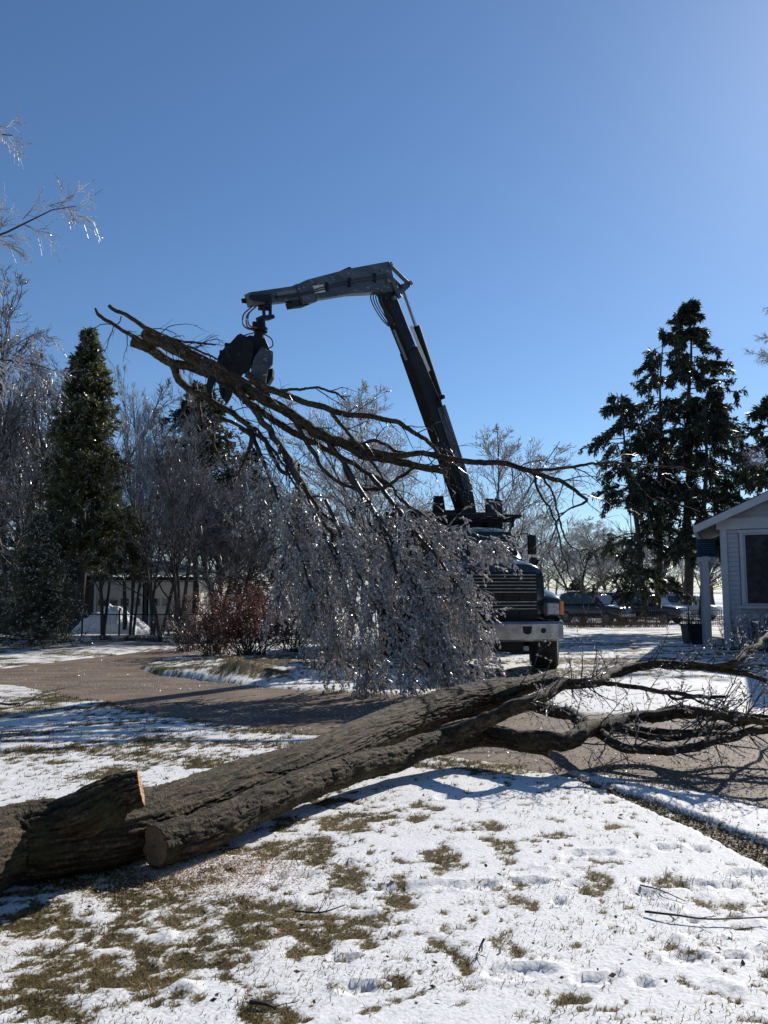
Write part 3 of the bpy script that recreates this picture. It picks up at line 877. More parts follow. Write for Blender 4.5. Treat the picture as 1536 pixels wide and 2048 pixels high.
sb = bark_tube('stub', [rel(gup(45, 1695, 0.19), fallen), rel(gup(110, 1652, 0.28), fallen), rel(gup(172, 1626, 0.355), fallen), rel(gup(235, 1590, 0.44), fallen), rel(gup(281, 1576, 0.47), fallen)], [0.10, 0.125, 0.125, 0.112, 0.098], 90, 96, 0.022,
          fallen, M['bark'], seed=14, cap=[(1, M['cut'], 'cut_face')])
# limbs of the fallen tree beyond the fork
FL = [
    [(1000, 1400, .25, .085), (1060, 1408, .30, .075), (1130, 1424, .32, .062), (1190, 1458, .30, .05), (1215, 1475, .25, .04)],
    [(1190, 1460, .30, .045), (1290, 1462, .25, .04), (1380, 1470, .25, .036), (1450, 1452, .30, .03), (1560, 1440, .35, .022), (1700, 1430, .4, .012)],
    [(985, 1400, .27, .07), (1050, 1380, .42, .05), (1100, 1366, .5, .045), (1180, 1364, .5, .03)],
]
limbs_f = []
def make_limb(lst, parent, m, seed, k=24, n=150, cap=None, furrow=True):
    m = M['bark']
    pts = [rel(gup(a, b, h), parent) for a, b, h, _ in lst]
    o, c, rr = bark_tube('limb', pts, [q[3] for q in lst], n, k, 0.007, parent, m, furrow=furrow, seed=seed, cap=cap, kink=.12, sx=60, ss=9)
    return c, rr
for i, l in enumerate(FL):
    limbs_f.append(make_limb(l, fallen, M['smooth_bark'], 30 + i))
twigset(fallen, limbs_f, 5, (0.25, 0.8), 101, 900, trop=(0, 0, 0.3), twig_r=0.003)

# the long smooth limb lying in front, sawn at the near end
front = empty('fallen_limb', gup(700, 1560, 0), 0, 'long grey limb with a sawn near end lying along the front of the trunk', 'fallen limb')
pts = [(310, 1692, .15, .112), (400, 1660, .16, .110), (520, 1612, .18, .110), (640, 1562, .20, .108), (760, 1522, .22, .104), (870, 1490, .25, .100), (960, 1472, .26, .098), (1040, 1484, .25, .086), (1099, 1503, .20, .045)]
bark_tube('limb', [rel(gup(a, b, h), front) for a, b, h, _ in pts], [q[3] for q in pts], 560, 80, 0.014, front, M['bark'], furrow=True, seed=21, cap=[(0, M['cut_dark'], 'cut_face'), (1, M['cut_dark'], 'broken_end')], sx=44, ss=6, kink=.08)
BR = [
    [(1010, 1474, .26, .06), (1060, 1484, .27, .078), (1120, 1482, .28, .076), (1190, 1462, .30, .072), (1250, 1444, .32, .062), (1330, 1434, .36, .055), (1420, 1432, .42, .042), (1536, 1430, .46, .03), (1680, 1425, .5, .018)],
    [(1195, 1465, .28, .05), (1240, 1492, .22, .042), (1300, 1500, .20, .04), (1370, 1498, .22, .038), (1440, 1480, .28, .034), (1536, 1455, .34, .026), (1680, 1440, .4, .014)],
    [(1300, 1438, .34, .05), (1350, 1418, .44, .045), (1420, 1430, .48, .04), (1536, 1448, .46, .03), (1660, 1450, .4, .02)],
    [(1230, 1458, .28, .03), (1330, 1480, .25, .028), (1450, 1462, .30, .024), (1560, 1466, .3, .016)],
]
lf = []
for i, l in enumerate(BR):
    lf.append(make_limb(l, front, M['smooth_bark'], 50 + i, k=24, n=150))
twigset(front, lf, 7, (0.3, 1.0), 103, 1500, trop=(0.1, 0, 0.1), twig_r=0.003, t0=0.25)

arch = empty('fallen_branch', gup(1100, 1440, 0), 0, 'slender grey branch arching over the trunk and rising toward the white house', 'fallen branch')
AR = [[(872, 1478, .27, .070), (930, 1455, .40, .066), (1000, 1428, .52, .060), (1060, 1402, .62, .056), (1130, 1374, .70, .050), (1190, 1366, .74, .047), (1245, 1342, .80, .045), (1330, 1334, .84, .042),
       (1430, 1338, .86, .038), (1480, 1318, .96, .034), (1510, 1288, 1.05, .028), (1560, 1262, 1.12, .022), (1640, 1230, 1.2, .014)],
      [(1440, 1338, .86, .028), (1490, 1345, .84, .024), (1536, 1358, .80, .02), (1620, 1385, .74, .012)],
      [(1190, 1368, .72, .022), (1260, 1374, .70, .021), (1310, 1384, .68, .02), (1370, 1392, .64, .018), (1455, 1394, .62, .012)],
      [(1330, 1386, .66, .012), (1350, 1402, .6, .011), (1400, 1404, .58, .009), (1458, 1424, .5, .006)]]
la = []
for i, l in enumerate(AR):
    la.append(make_limb(l, arch, M['smooth_bark'], 70 + i, k=20, n=140))
twigset(arch, la, 9, (0.15, 0.55), 107, 2600, trop=(0, 0, 0.25), twig_r=0.0025, t0=0.2, ice_size=(0.012, 0.035, 0.004, 0.009))

# ground twigs and sticks
def stick(px, py, pts, r0, label, seed):
    o = empty('fallen_twig', G(px, py), 0, label, 'twig', 'broken twigs lying on the snow')
    tb = TB()
    base = G(px, py)
    P = []
    for a, b, h in pts:
        q = gup(a, b, h); P.append(q - base)
    tb.one(P, r0, r0 * 0.5, 16, 6)
    tb.build('stem', M['twig'], o)
    twigset(o, [(catmull(P, 16), np.linspace(r0, r0 * 0.5, 16))], 6, (0.05, 0.16), seed, 0, trop=(0, 0, 0.0), twig_r=0.0018)
    return o
stick(1410, 1835, [(1290, 1823, .04), (1350, 1830, .05), (1420, 1838, .045), (1536, 1834, .05)], .006, 'dark forked twig at the right edge of the foreground snow', 1)
stick(1310, 1782, [(1280, 1770, .03), (1320, 1780, .04), (1370, 1802, .03)], .004, 'thin diagonal twig beside footprints right of centre', 2)
stick(960, 1895, [(968, 1878, .06), (960, 1895, .04), (954, 1915, .03)], .006, 'short twig standing up in the centre foreground snow', 3)
stick(520, 2010, [(500, 2004, .03), (530, 2008, .03), (548, 2014, .02)], .008, 'stubby broken stick at the lower left of centre', 4)
stick(340, 1412, [(320, 1408, .03), (370, 1405, .08), (430, 1414, .06), (480, 1425, .03)], .008, 'thin curved twig lying at the driveway edge', 5)
stick(660, 1815, [(590, 1822, .03), (640, 1825, .04), (690, 1810, .05)], .005, 'bent twig among brown grass left of centre', 6)
stick(40, 1400, [(-30, 1402, .05), (30, 1408, .06), (90, 1385, .08), (130, 1376, .05)], .018, 'crooked broken branch at the left driveway edge', 7)

# ------------------------------------------------------------------ CRANE TRUCK
TRUCK_YAW = R(9)
truck = empty('crane_truck', (2.28, 14.45, 0), TRUCK_YAW, 'dark green grapple truck with chrome bumper behind the hanging icy branches', 'truck')
def ring_y(y, cx, w, z0, z1, ex=4.0, k=28, top_w=None):
    th = np.arange(k) * 2 * math.pi / k
    c, s = np.cos(th), np.sin(th)
    x = np.sign(c) * np.abs(c) ** (2 / ex) * w / 2
    z = np.sign(s) * np.abs(s) ** (2 / ex) * (z1 - z0) / 2
    if top_w is not None:
        f = (z / (z1 - z0) + 0.5)
        x = x * (1 + (top_w / w - 1) * f)
    return np.stack([cx + x, np.full(k, y), (z0 + z1) / 2 + z], 1)
b = MB(); b.loft([ring_y(.22, 0, 1.66, 1.0, 2.02, 5), ring_y(.25, 0, 1.74, .96, 2.06, 5, top_w=1.62), ring_y(.6, 0, 1.84, .96, 2.13, 5, top_w=1.68), ring_y(1.1, 0, 1.92, .96, 2.18, 5, top_w=1.72), ring_y(1.75, 0, 2.02, .96, 2.24, 6, top_w=1.85)])
hood = b.build('hood', M['paint'], truck, smooth_=True)
b = MB()   # emblem: plain ring with a curved bar in it
th = np.linspace(0, 2 * math.pi, 25)[:-1]
tbm = TB(); tbm.add(np.stack([np.append(np.cos(th), 1) * .10, np.full(25, .20), 1.955 + np.append(np.sin(th), 0) * .038], 1)[None], np.full((1, 25), .006), 6)
tbm.one([(-.065, .198, 1.945), (-.01, .198, 1.968), (.065, .198, 1.965)], .006, .004, 8, 6)
tbm.build('emblem', M['chrome'], truck)
b = MB(); b.box((0, .215, 1.42), (1.36, .05, .94)); b.build('grille_frame', M['black'], truck, .015)
gz_ = [1.84, 1.775, 1.71, 1.645, 1.58, 1.515, 1.33, 1.265, 1.2]
for z in gz_:
    b = MB(); b.box((0, .18, z), (1.30, .03, .018)); b.build('grille_bar', M['chrome_dark'], truck, .004)
b = MB()
for x in (-.33, 0, .33): b.box((x, .187, 1.42), (.012, .02, .84))
b.build('grille_upright', M['black'], truck)
for sgn in (-1, 1):
    f = MB()
    f.loft([ring_y(.16, sgn * .99, .36, .98, 1.36, 4, 20), ring_y(.3, sgn * .99, .42, .95, 1.45, 4, 20), ring_y(.75, sgn * 1.0, .44, .95, 1.55, 4, 20), ring_y(1.45, sgn * 1.0, .42, .98, 1.62, 4, 20), ring_y(1.9, sgn * .98, .36, .9, 1.5, 4, 20)])
    f.build('fender', M['paint'], truck, smooth_=True)
    h = MB(); h.box((sgn * .97, .15, 1.2), (.24, .06, .22)); hl = h.build('headlight', M['lamp_glass'], truck, .02)
    h = MB(); h.box((sgn * 1.135, .17, 1.21), (.075, .12, .25)); h.build('turn_signal', M['amber'], truck, .015)
    # front wheel
    w = empty('wheel', (sgn * 1.10, 1.0, .53), R(-24)); w.parent = truck
    ty = MB(); rr = []
    kk = 40
    for dx_, rad in ((-.25, .36), (-.27, .47), (-.23, .515), (-.11, .53), (0, .53), (.11, .53), (.23, .515), (.27, .47), (.25, .36)):
        t_ = np.arange(kk) * 2 * math.pi / kk
        rr.append(np.stack([np.full(kk, dx_), np.cos(t_) * rad, np.sin(t_) * rad], 1))
    ty.loft(rr)
    for q in range(36):
        an = q * 2 * math.pi / 36
        for dx_ in (-.1, 0, .1):
            ty.box((dx_, math.cos(an) * .533, math.sin(an) * .533), (.07, .045, .016), Matrix.Rotation(an - math.pi / 2, 3, 'X'))
    ty.build('tyre', M['rubber'], w)
    rm = MB(); rm.cyl((sgn * .08, 0, 0), (sgn * .262, 0, 0), .29, .27, 28); rm.cyl((sgn * .15, 0, 0), (sgn * .21, 0, 0), .09, .07, 16); rm.build('rim', M['galv'], w)
# bumper with rounded ends and openings
bp = []
for x, y in ((-1.19, .45), (-1.18, .2), (-1.12, .06), (-1.0, 0), (-.5, -.03), (0, -.04), (.5, -.03), (1.0, 0), (1.12, .06), (1.18, .2), (1.19, .45)):
    bp.append(np.array([[x, y, .60], [x, y - .02, .64], [x, y - .02, .92], [x, y, .97], [x * .98, y + .05, .97], [x * .98, y + .05, .60]]))
b = MB(); b.loft(bp); b.build('bumper', M['chrome'], truck, .006)
for x in (.38, -.38):
    b = MB(); b.prism([(-.09, .06), (.09, .06), (.075, -.06), (.03, -.085), (-.03, -.085), (-.075, -.06)], (1, 0, 0), (0, 0, 1), (x, -.062, .82), (0, .02, 0)); b.build('tow_hook_opening', M['black'], truck)
for x in (-.72, .7):
    b = MB(); b.cyl((x, -.045, .8), (x, -.03, .8), .05, k=16); b.build('fog_lamp_socket', M['black'], truck)
b = MB(); b.box((0, .6, .5), (.9, .5, .22)); b.cyl((-1.0, 1.0, .5), (1.0, 1.0, .5), .07); b.build('front_axle', M['black'], truck, .02)
# cab
b = MB(); b.loft([ring_y(1.72, 0, 2.06, 1.0, 2.25, 6), ring_y(1.80, 0, 2.08, .95, 2.28, 6), ring_y(2.30, 0, 2.10, .95, 2.86, 6, top_w=1.86), ring_y(2.6, 0, 2.12, .95, 2.94, 6, top_w=1.9), ring_y(3.3, 0, 2.12, .95, 2.94, 6, top_w=1.9), ring_y(3.42, 0, 2.0, 1.0, 2.86, 6, top_w=1.84)])
b.build('cab', M['paint'], truck, smooth_=True)
b = MB()
b.add([(-.86, 1.86, 2.30), (.86, 1.86, 2.30), (.80, 2.17, 2.80), (-.80, 2.17, 2.80), (-.86, 1.90, 2.27), (.86, 1.90, 2.27), (.80, 2.22, 2.77), (-.80, 2.22, 2.77)],
      [(0, 1, 2, 3), (5, 4, 7, 6), (0, 4, 5, 1), (3, 2, 6, 7), (1, 5, 6, 2), (0, 3, 7, 4)])
b.V[-1][:, 1] -= .07
b.build('windshield', M['glass_green'], truck)
for sgn in (-1, 1):
    b = MB(); b.add([(sgn * 1.065, 2.05, 2.22), (sgn * 1.065, 2.95, 2.22), (sgn * .985, 2.95, 2.75), (sgn * .985, 2.38, 2.75), (sgn * 1.03, 2.05, 2.22), (sgn * 1.03, 2.95, 2.22), (sgn * .95, 2.95, 2.75), (sgn * .95, 2.38, 2.75)],
                    [(0, 1, 2, 3), (7, 6, 5, 4), (0, 4, 5, 1), (1, 5, 6, 2), (2, 6, 7, 3), (3, 7, 4, 0)])
    b.build('side_window', M['glass'], truck)
    t_ = TB(); t_.one([(sgn * 1.02, 2.1, 2.2), (sgn * 1.22, 2.0, 2.16), (sgn * 1.24, 1.98, 2.7)], .012, .012, 12, 6); t_.one([(sgn * 1.0, 2.2, 2.75), (sgn * 1.15, 2.05, 2.76), (sgn * 1.24, 1.98, 2.72)], .012, .012, 12, 6)
    ma = t_.build('mirror_arm', M['black'], truck)
    b = MB(); b.box((sgn * 1.24, 2.0, 2.52), (.19, .07, .42)); b.build('mirror', M['black'], truck, .02)
    b = MB(); b.cyl((sgn * 1.2, 1.80, 2.14), (sgn * 1.2, 1.87, 2.14), .11, .07, 20); b.build('convex_mirror', M['black'], truck, .01)
    b = MB(); b.box((sgn * 1.0, 1.92, 1.9), (.12, .9, .03)); 
    st = MB(); st.box((sgn * 1.05, 2.7, .62), (.3, .75, .06)); st.box((sgn * 1.05, 2.7, .92), (.28, .7, .05)); st.build('cab_step', M['chrome_dark'], truck, .01)
# frame, deck, body
b = MB(); b.box((-.42, 5.0, .82), (.1, 8.0, .26)); b.box((.42, 5.0, .82), (.1, 8.0, .26)); b.build('chassis', M['black'], truck, .01)
b = MB(); b.box((0, 4.35, 1.15), (2.2, 1.5, .16)); b.box((0, 4.35, 1.6), (.9, .9, .8)); b.build('crane_base', M['black'], truck, .02)
for x in (-.95, .95):
    b = MB(); b.box((x, 4.5, .86), (.5, .9, .46)); b.build('side_box', M['black'], truck, .015)
# overhead guard above the cab
b = MB(); b.box((0, 3.2, 3.14), (2.35, .09, .09)); b.box((0, 2.25, 3.17), (2.2, .07, .05)); b.box((-1.05, 2.72, 3.15), (.06, 1.0, .06)); b.box((1.05, 2.72, 3.15), (.06, 1.0, .06))
for x in np.linspace(-.8, .8, 7): b.box((x, 2.72, 3.15), (.03, .95, .03))
b.build('cab_guard', M['black'], truck, .006)
for x in (-1.0, 1.0):
    b = MB(); b.box((x, 3.55, 2.1), (.1, .1, 2.1)); b.build('guard_post', M['black'], truck)
    b = MB(); b.box((x * .95, 2.4, 3.03), (.05, .05, .22)); b.build('guard_post', M['black'], truck)
b = MB(); b.box((.0, 3.5, 2.45), (1.9, .05, 1.3)); b.build('headache_board', M['black'], truck)
# tall open body behind: individual boards
for sgn in (-1, 1):
    for z in np.arange(1.25, 3.6, .24):
        b = MB(); b.box((sgn * 1.2, 7.25, z), (.045, 4.3, .215)); b.build('body_board', M['black'], truck, .006)
for z in np.arange(1.25, 3.6, .24):
    b = MB(); b.box((0, 5.08, z), (2.3, .045, .215)); b.build('body_board', M['black'], truck, .006)
for sgn in (-1, 1):
    for y in (5.1, 6.2, 7.3, 8.4, 9.4):
        b = MB(); b.box((sgn * 1.245, y, 2.35), (.06, .08, 2.5)); b.build('body_post', M['boom_dark'], truck)
b = MB(); b.box((0, 7.25, 1.07), (2.4, 4.3, .1)); b.build('body_floor', M['black'], truck, .01)
for sgn in (-1, 1):
    for y in (6.9, 8.15):
        for dxx in (0, .33):
            w = empty('wheel', (sgn * (.98 - dxx * .9), y, .53)); w.parent = truck
            ty = MB(); ty.loft([np.stack([np.full(28, a), np.cos(np.arange(28) * 2 * math.pi / 28) * q, np.sin(np.arange(28) * 2 * math.pi / 28) * q], 1) for a, q in ((-.13, .36), (-.13, .5), (-.08, .53), (.08, .53), (.13, .5), (.13, .36))])
            ty.build('tyre', M['rubber'], w)
            rm = MB(); rm.cyl((sgn * .04, 0, 0), (sgn * .135, 0, 0), .28, .24, 20); rm.build('rim', M['galv'], w)
# outriggers with splayed legs and feet
for sgn in (-1, 1):
    b = MB(); b.beam((sgn * .6, 4.35, .95), (sgn * 1.15, 4.35, .9), (0, 1, 0), .2, .2); b.beam((sgn * 1.1, 4.35, .95), (sgn * 1.62, 4.35, .16), (0, 1, 0), .17, .17)
    og = b.build('outrigger', M['black'], truck, .01)
    b = MB(); b.box((sgn * 1.75, 4.3, .06), (.62, .4, .07)); b.box((sgn * 1.65, 4.35, .14), (.2, .2, .12)); b.build('outrigger_foot', M['black'], og, .015)

# ---- crane boom: everything lies in one vertical plane
T0 = np.array([2.0, 18.2])                       # turret axis
ud = np.array([-.717, -.697])                    # towards the grapple
side = np.array([.697, -.717, 0.0])              # the side that faces the camera
def CP(px, py, so=0.0):
    """point of the crane plane seen at photo pixel"""
    d = ray(px, py)
    # solve d*t on the plane through T0 with normal side
    n = side[:2]
    t = (T0 @ n) / (d[:2] @ n)
    p = np.array([d[0] * t, d[1] * t, CAM_H + d[2] * t])
    return p + side * so
Minv = (Matrix.Translation(truck.location) @ Matrix.Rotation(TRUCK_YAW, 4, 'Z')).inverted()
def TL(p): return np.array(Minv @ Vector(tuple(p)))
sideL = np.array(Minv.to_3x3() @ Vector(tuple(side)))
def pb(mb, name, m, bevel=.01, parent=truck): return mb.build(name, m, parent, bevel)
turret_xy = T0
b = MB()
b.cyl(TL((T0[0], T0[1], 1.9)), TL((T0[0], T0[1], 2.9)), .30, .24, 24)
b.cyl(TL((T0[0], T0[1], 2.55)), TL((T0[0], T0[1], 2.75)), .42, .42, 24)
b.beam(TL((T0[0], T0[1], 2.8)), TL(CP(926, 985)), sideL, .34, .5, .3, .38)
pb(b, 'turret', M['black'])
for A_, B_, o_, h0_, h1_ in (((895, 1040), (893, 990), -.25, .5, .3), ((980, 1050), (984, 1000), .2, .45, .25), ((955, 1050), (952, 1000), .4, .3, .3)):
    b = MB(); b.beam(TL(CP(*A_, o_)), TL(CP(*B_, o_)), sideL, .05, h0_, .05, h1_); pb(b, 'turret_guard', M['black'], .004)
# valve bank and seat beside the turret
b = MB(); b.box(TL((T0[0] + .55, T0[1] - .1, 3.1)), (.4, .4, .3)); pb(b, 'valve_bank', M['black'], .02)
b = MB(); b.box(TL((T0[0] - .5, T0[1] - .2, 3.15)), (.35, .3, .5)); pb(b, 'control_box', M['black'], .02)
b = MB()
b.beam(TL(CP(929, 1010)), TL(CP(872, 838)), sideL, .30, .44, .30, .52)
b.beam(TL(CP(873, 845)), TL(CP(817, 700)), sideL, .295, .52, .27, .36)
pb(b, 'main_boom', M['boom_dark'], .015)
b = MB(); b.beam(TL(CP(821, 712)), TL(CP(768, 578)), sideL, .23, .32, .23, .36); pb(b, 'boom_upper', M['boom_dark'], .015)
b = MB(); b.beam(TL(CP(848, 745, .158)), TL(CP(812, 655, .158)), sideL, .006, .10); pb(b, 'white_stripe', M['label_white'], 0)
b = MB(); b.beam(TL(CP(928, 985, .16)), TL(CP(872, 815, .16)), sideL, .006, .30); pb(b, 'side_plate', M['boom'], .004)
# lift cylinder on the upper right of the boom
b = MB(); b.cyl(TL(CP(880, 800, .0)), TL(CP(832, 652, .0)), .09, .09, 18); pb(b, 'cylinder_barrel', M['boom_dark'], .005)
b = MB(); b.cyl(TL(CP(833, 657, .0)), TL(CP(806, 580, .0)), .038, .038, 14); pb(b, 'cylinder_rod', M['rod'], 0)
b = MB(); b.cyl(TL(CP(806, 722, .1)), TL(CP(781, 662, .1)), .03, .03, 12); pb(b, 'feed_pipe', M['galv'], 0)
b = MB(); b.cyl(TL(CP(872, 797, -.2)), TL(CP(872, 797, .24)), .05, .05, 14); pb(b, 'boom_pin', M['black'], .005)
# knuckle linkage
b = MB(); b.beam(TL(CP(771, 533, .12)), TL(CP(811, 572, .12)), sideL, .04, .09); b.beam(TL(CP(811, 572, .12)), TL(CP(780, 600, .12)), sideL, .04, .09); b.beam(TL(CP(771, 560, .16)), TL(CP(790, 600, .16)), sideL, .03, .12)
b.beam(TL(CP(771, 533, -.12)), TL(CP(811, 572, -.12)), sideL, .04, .09); b.beam(TL(CP(811, 572, -.12)), TL(CP(780, 600, -.12)), sideL, .04, .09)
pb(b, 'knuckle_link', M['boom'], .006)
for px, py in ((771, 533), (811, 570), (778, 600), (766, 566)):
    b = MB(); b.cyl(TL(CP(px, py, -.19)), TL(CP(px, py, .19)), .05, .05, 14); pb(b, 'knuckle_pin', M['galv'], .004)
# jib: outer box with a widened nose, inner extension
b = MB(); b.beam(TL(CP(778, 556)), TL(CP(690, 566)), sideL, .28, .66, .26, .50); b.beam(TL(CP(692, 566)), TL(CP(612, 583)), sideL, .258, .50, .25, .40); b.beam(TL(CP(620, 587)), TL(CP(590, 592)), sideL, .30, .40, .29, .40)
pb(b, 'jib', M['boom'], .015)
b = MB(); b.beam(TL(CP(598, 587)), TL(CP(497, 600)), sideL, .21, .28, .19, .24); pb(b, 'jib_extension', M['boom'], .01)
b = MB(); b.beam(TL(CP(640, 580, .135)), TL(CP(612, 584, .135)), sideL, .006, .15); pb(b, 'white_plate', M['label_white'], 0)
b = MB(); b.beam(TL(CP(608, 606)), TL(CP(578, 611)), sideL, .24, .14, .2, .12); pb(b, 'nose_bracket', M['black'], .01)
b = MB()
c0 = CP(693, 545); 
b.cyl(TL(c0 - side * .12), TL(c0 + side * .12), .085, .085, 16); b.cyl(TL(CP(676, 551, -.1)), TL(CP(676, 551, .1)), .035, .035, 10); pb(b, 'hose_roller', M['black'], .005)
for o_ in (-18, -12):       # hydraulic pipes clipped along the jib, clamps, bolts and scraped wear pads
    t_ = TB(); t_.one([TL(CP(765, 571 + o_, .16)), TL(CP(700, 581 + o_, .15)), TL(CP(640, 592 + o_ * .8, .15)), TL(CP(600, 600 + o_ * .6, .165)), TL(CP(545, 604 + o_ * .4, .14))], .013, .013, 24, 6); t_.build('jib_pipe', M['hose'], truck)
for px, py in ((740, 560), (690, 569), (645, 578)):
    b = MB(); b.beam(TL(CP(px, py - 9, .155)), TL(CP(px, py + 9, .155)), sideL, .03, .05); pb(b, 'pipe_clamp', M['black'], .003)
for px, py in ((752, 545), (752, 585), (625, 572), (625, 598), (596, 580), (596, 602), (905, 930), (890, 880), (880, 850)):
    b = MB(); p_ = CP(px, py); b.cyl(TL(p_ + side * .13), TL(p_ + side * .175), .028, .024, 8); pb(b, 'bolt', M['galv'], 0)
b = MB(); b.beam(TL(CP(590, 588, .11)), TL(CP(548, 594, .11)), sideL, .006, .12); pb(b, 'wear_strip', M['galv'], 0)
t_ = TB(); t_.one([TL(CP(772, 590, -.1)), TL(CP(800, 650, -.16)), TL(CP(835, 740, -.17)), TL(CP(880, 850, -.18)), TL(CP(925, 980, -.18))], .016, .016, 24, 6); t_.build('boom_hose', M['hose'], truck)
# end plates
b = MB(); b.beam(TL(CP(535, 600, .12)), TL(CP(491, 598, .12)), sideL, .03, .16, .03, .08); b.beam(TL(CP(535, 600, -.12)), TL(CP(491, 598, -.12)), sideL, .03, .16, .03, .08); b.box(TL(CP(527, 605)), (.2, .2, .25)); pb(b, 'jib_tip', M['black'], .005)
b = MB(); b.beam(TL(CP(522, 608, .07)), TL(CP(524, 636, .07)), sideL, .03, .06); b.beam(TL(CP(536, 605, .07)), TL(CP(536, 636, .07)), sideL, .03, .06); b.beam(TL(CP(518, 637)), TL(CP(543, 635)), sideL, .2, .07); pb(b, 'hanger', M['black'], .004)
t_ = TB()
for q, (dx_, so) in enumerate(((0, .0), (6, .07), (10, -.05))):
    t_.one([TL(CP(505 + dx_, 612, so)), TL(CP(487 + dx_, 630, so)), TL(CP(488 + dx_, 652, so)), TL(CP(508 + dx_ * .5, 660 - dx_ * .4, so)), TL(CP(520, 652, so))], .014, .014, 24, 6)
t_.build('tip_hose', M['hose_rust'], truck)
t_ = TB()
for q in range(5):
    o_ = q * 5
    t_.one([TL(CP(760 + q * 3, 585, .1)), TL(CP(735 + o_, 592, .12)), TL(CP(738 + o_, 612, .12)), TL(CP(755 + o_, 640, .12)), TL(CP(771 + q * 1.5, 655 - q * 2, .1))], .014, .014, 24, 6)
t_.build('knuckle_hose', M['hose'], truck)
t_ = TB()
t_.one([TL(CP(868, 790, .17)), TL(CP(880, 850, .2)), TL(CP(905, 900, .19)), TL(CP(925, 985, .19))], .012, .012, 20, 6)
t_.one([TL(CP(850, 760, .17)), TL(CP(888, 860, .22)), TL(CP(900, 930, .19)), TL(CP(930, 1000, .19))], .012, .012, 20, 6)
t_.build('boom_hose', M['hose'], truck)

# ------------------------------------------------------------------ GRAPPLE (hangs from the tip, closes on the branches)
gp = CP(520, 640)
grap = empty('grapple', gp, 0, 'black steel log grapple hanging from the crane tip and gripping the lifted branches', 'grapple')
GY0 = gp[1]
def GP(px, py, dy=0.0): return W(px, py, GY0 + dy) - gp
b = MB(); b.cyl(GP(523, 640), GP(521, 655), .07, .10, 16); b.cyl(GP(521, 655), GP(520, 663), .14, .14, 18); b.cyl(GP(520, 663), GP(518, 680), .09, .12, 16)
b.box(GP(512, 650, .05), (.12, .12, .1)); b.build('rotator', M['black'], grap, .006)
def plate(name, pts, y0, th_, m):
    P0 = np.array([GP(px, py, y0) for px, py in pts]); P1 = P0 + [0, th_, 0]
    mb = MB(); n = len(pts); c = P0.mean(0)
    V = np.vstack([P0, P1, [c], [c + [0, th_, 0]]]); i = np.arange(n); j = (i + 1) % n
    mb.add(V, np.stack([i, j, j + n, i + n], 1), np.vstack([np.stack([j, i, np.full(n, 2 * n)], 1), np.stack([i + n, j + n, np.full(n, 2 * n + 1)], 1)]))
    return mb.build(name, m, grap, .01)
plate('grapple_head', [(484, 676), (500, 670), (530, 676), (540, 700), (534, 724), (512, 734), (486, 726), (474, 704)], -.14, .28, M['black'])
plate('shell', [(480, 666), (492, 672), (506, 684), (506, 712), (496, 747), (470, 742), (430, 739), (436, 712), (452, 690), (466, 682)], -.30, .10, M['black'])
plate('shell', [(476, 668), (500, 684), (500, 716), (488, 744), (446, 742), (440, 716), (456, 690)], .20, .10, M['black'])
plate('side_plate', [(524, 692), (546, 703), (545, 727), (535, 741), (530, 772), (512, 765), (500, 748), (508, 715)], -.30, .06, M['boom'])
plate('shell', [(536, 738), (546, 736), (545, 752), (531, 775), (516, 768), (524, 745)], -.10, .22, M['black'])
def tine(pts, w, y0, th_=.05):
    c = catmull(np.array(pts, float), 14); t = norm(np.gradient(c, axis=0)); nn = np.stack([-t[:, 1], t[:, 0]], 1)
    ww = np.interp(np.linspace(0, 1, 14), np.linspace(0, 1, len(w)), w)[:, None]
    ring = []
    for i in range(14):
        l = c[i] + nn[i] * ww[i] / 2; r_ = c[i] - nn[i] * ww[i] / 2
        pl, pr = GP(l[0], l[1], y0), GP(r_[0], r_[1], y0)
        ring.append(np.array([pl, pr, pr + [0, th_, 0], pl + [0, th_, 0]]))
    mb = MB(); mb.loft(ring); return mb
tine([(446, 735), (430, 748), (421, 765), (419, 782), (424, 794)], [26, 20, 15, 10, 3], -.27).build('claw', M['black'], grap, .005)
tine([(474, 735), (466, 755), (459, 775), (456, 792), (452, 806)], [34, 24, 17, 12, 4], -.31).build('claw', M['black'], grap, .005)
tine([(470, 738), (455, 755), (446, 772), (446, 790), (452, 804)], [30, 22, 16, 11, 3], .24).build('claw', M['black'], grap, .005)
tine([(528, 760), (520, 778), (508, 792), (494, 802), (484, 806)], [24, 18, 14, 10, 3], .10).build('claw', M['black'], grap, .005)
b = MB(); b.cyl(GP(440, 705, -.1), GP(520, 715, -.1), .05, .05, 14); b.cyl(GP(450, 690, .15), GP(530, 700, .15), .045, .045, 14); b.build('clamp_cylinder', M['black'], grap, .004)
t_ = TB()
t_.one([GP(508, 660, -.05), GP(540, 675, -.1), GP(545, 692, -.1), GP(530, 698, -.1)], .012, .012, 18, 6)
t_.one([GP(510, 665, .05), GP(488, 672, .0), GP(492, 684, 0), GP(515, 694, 0)], .012, .012, 18, 6)
t_.build('hose', M['hose'], grap)

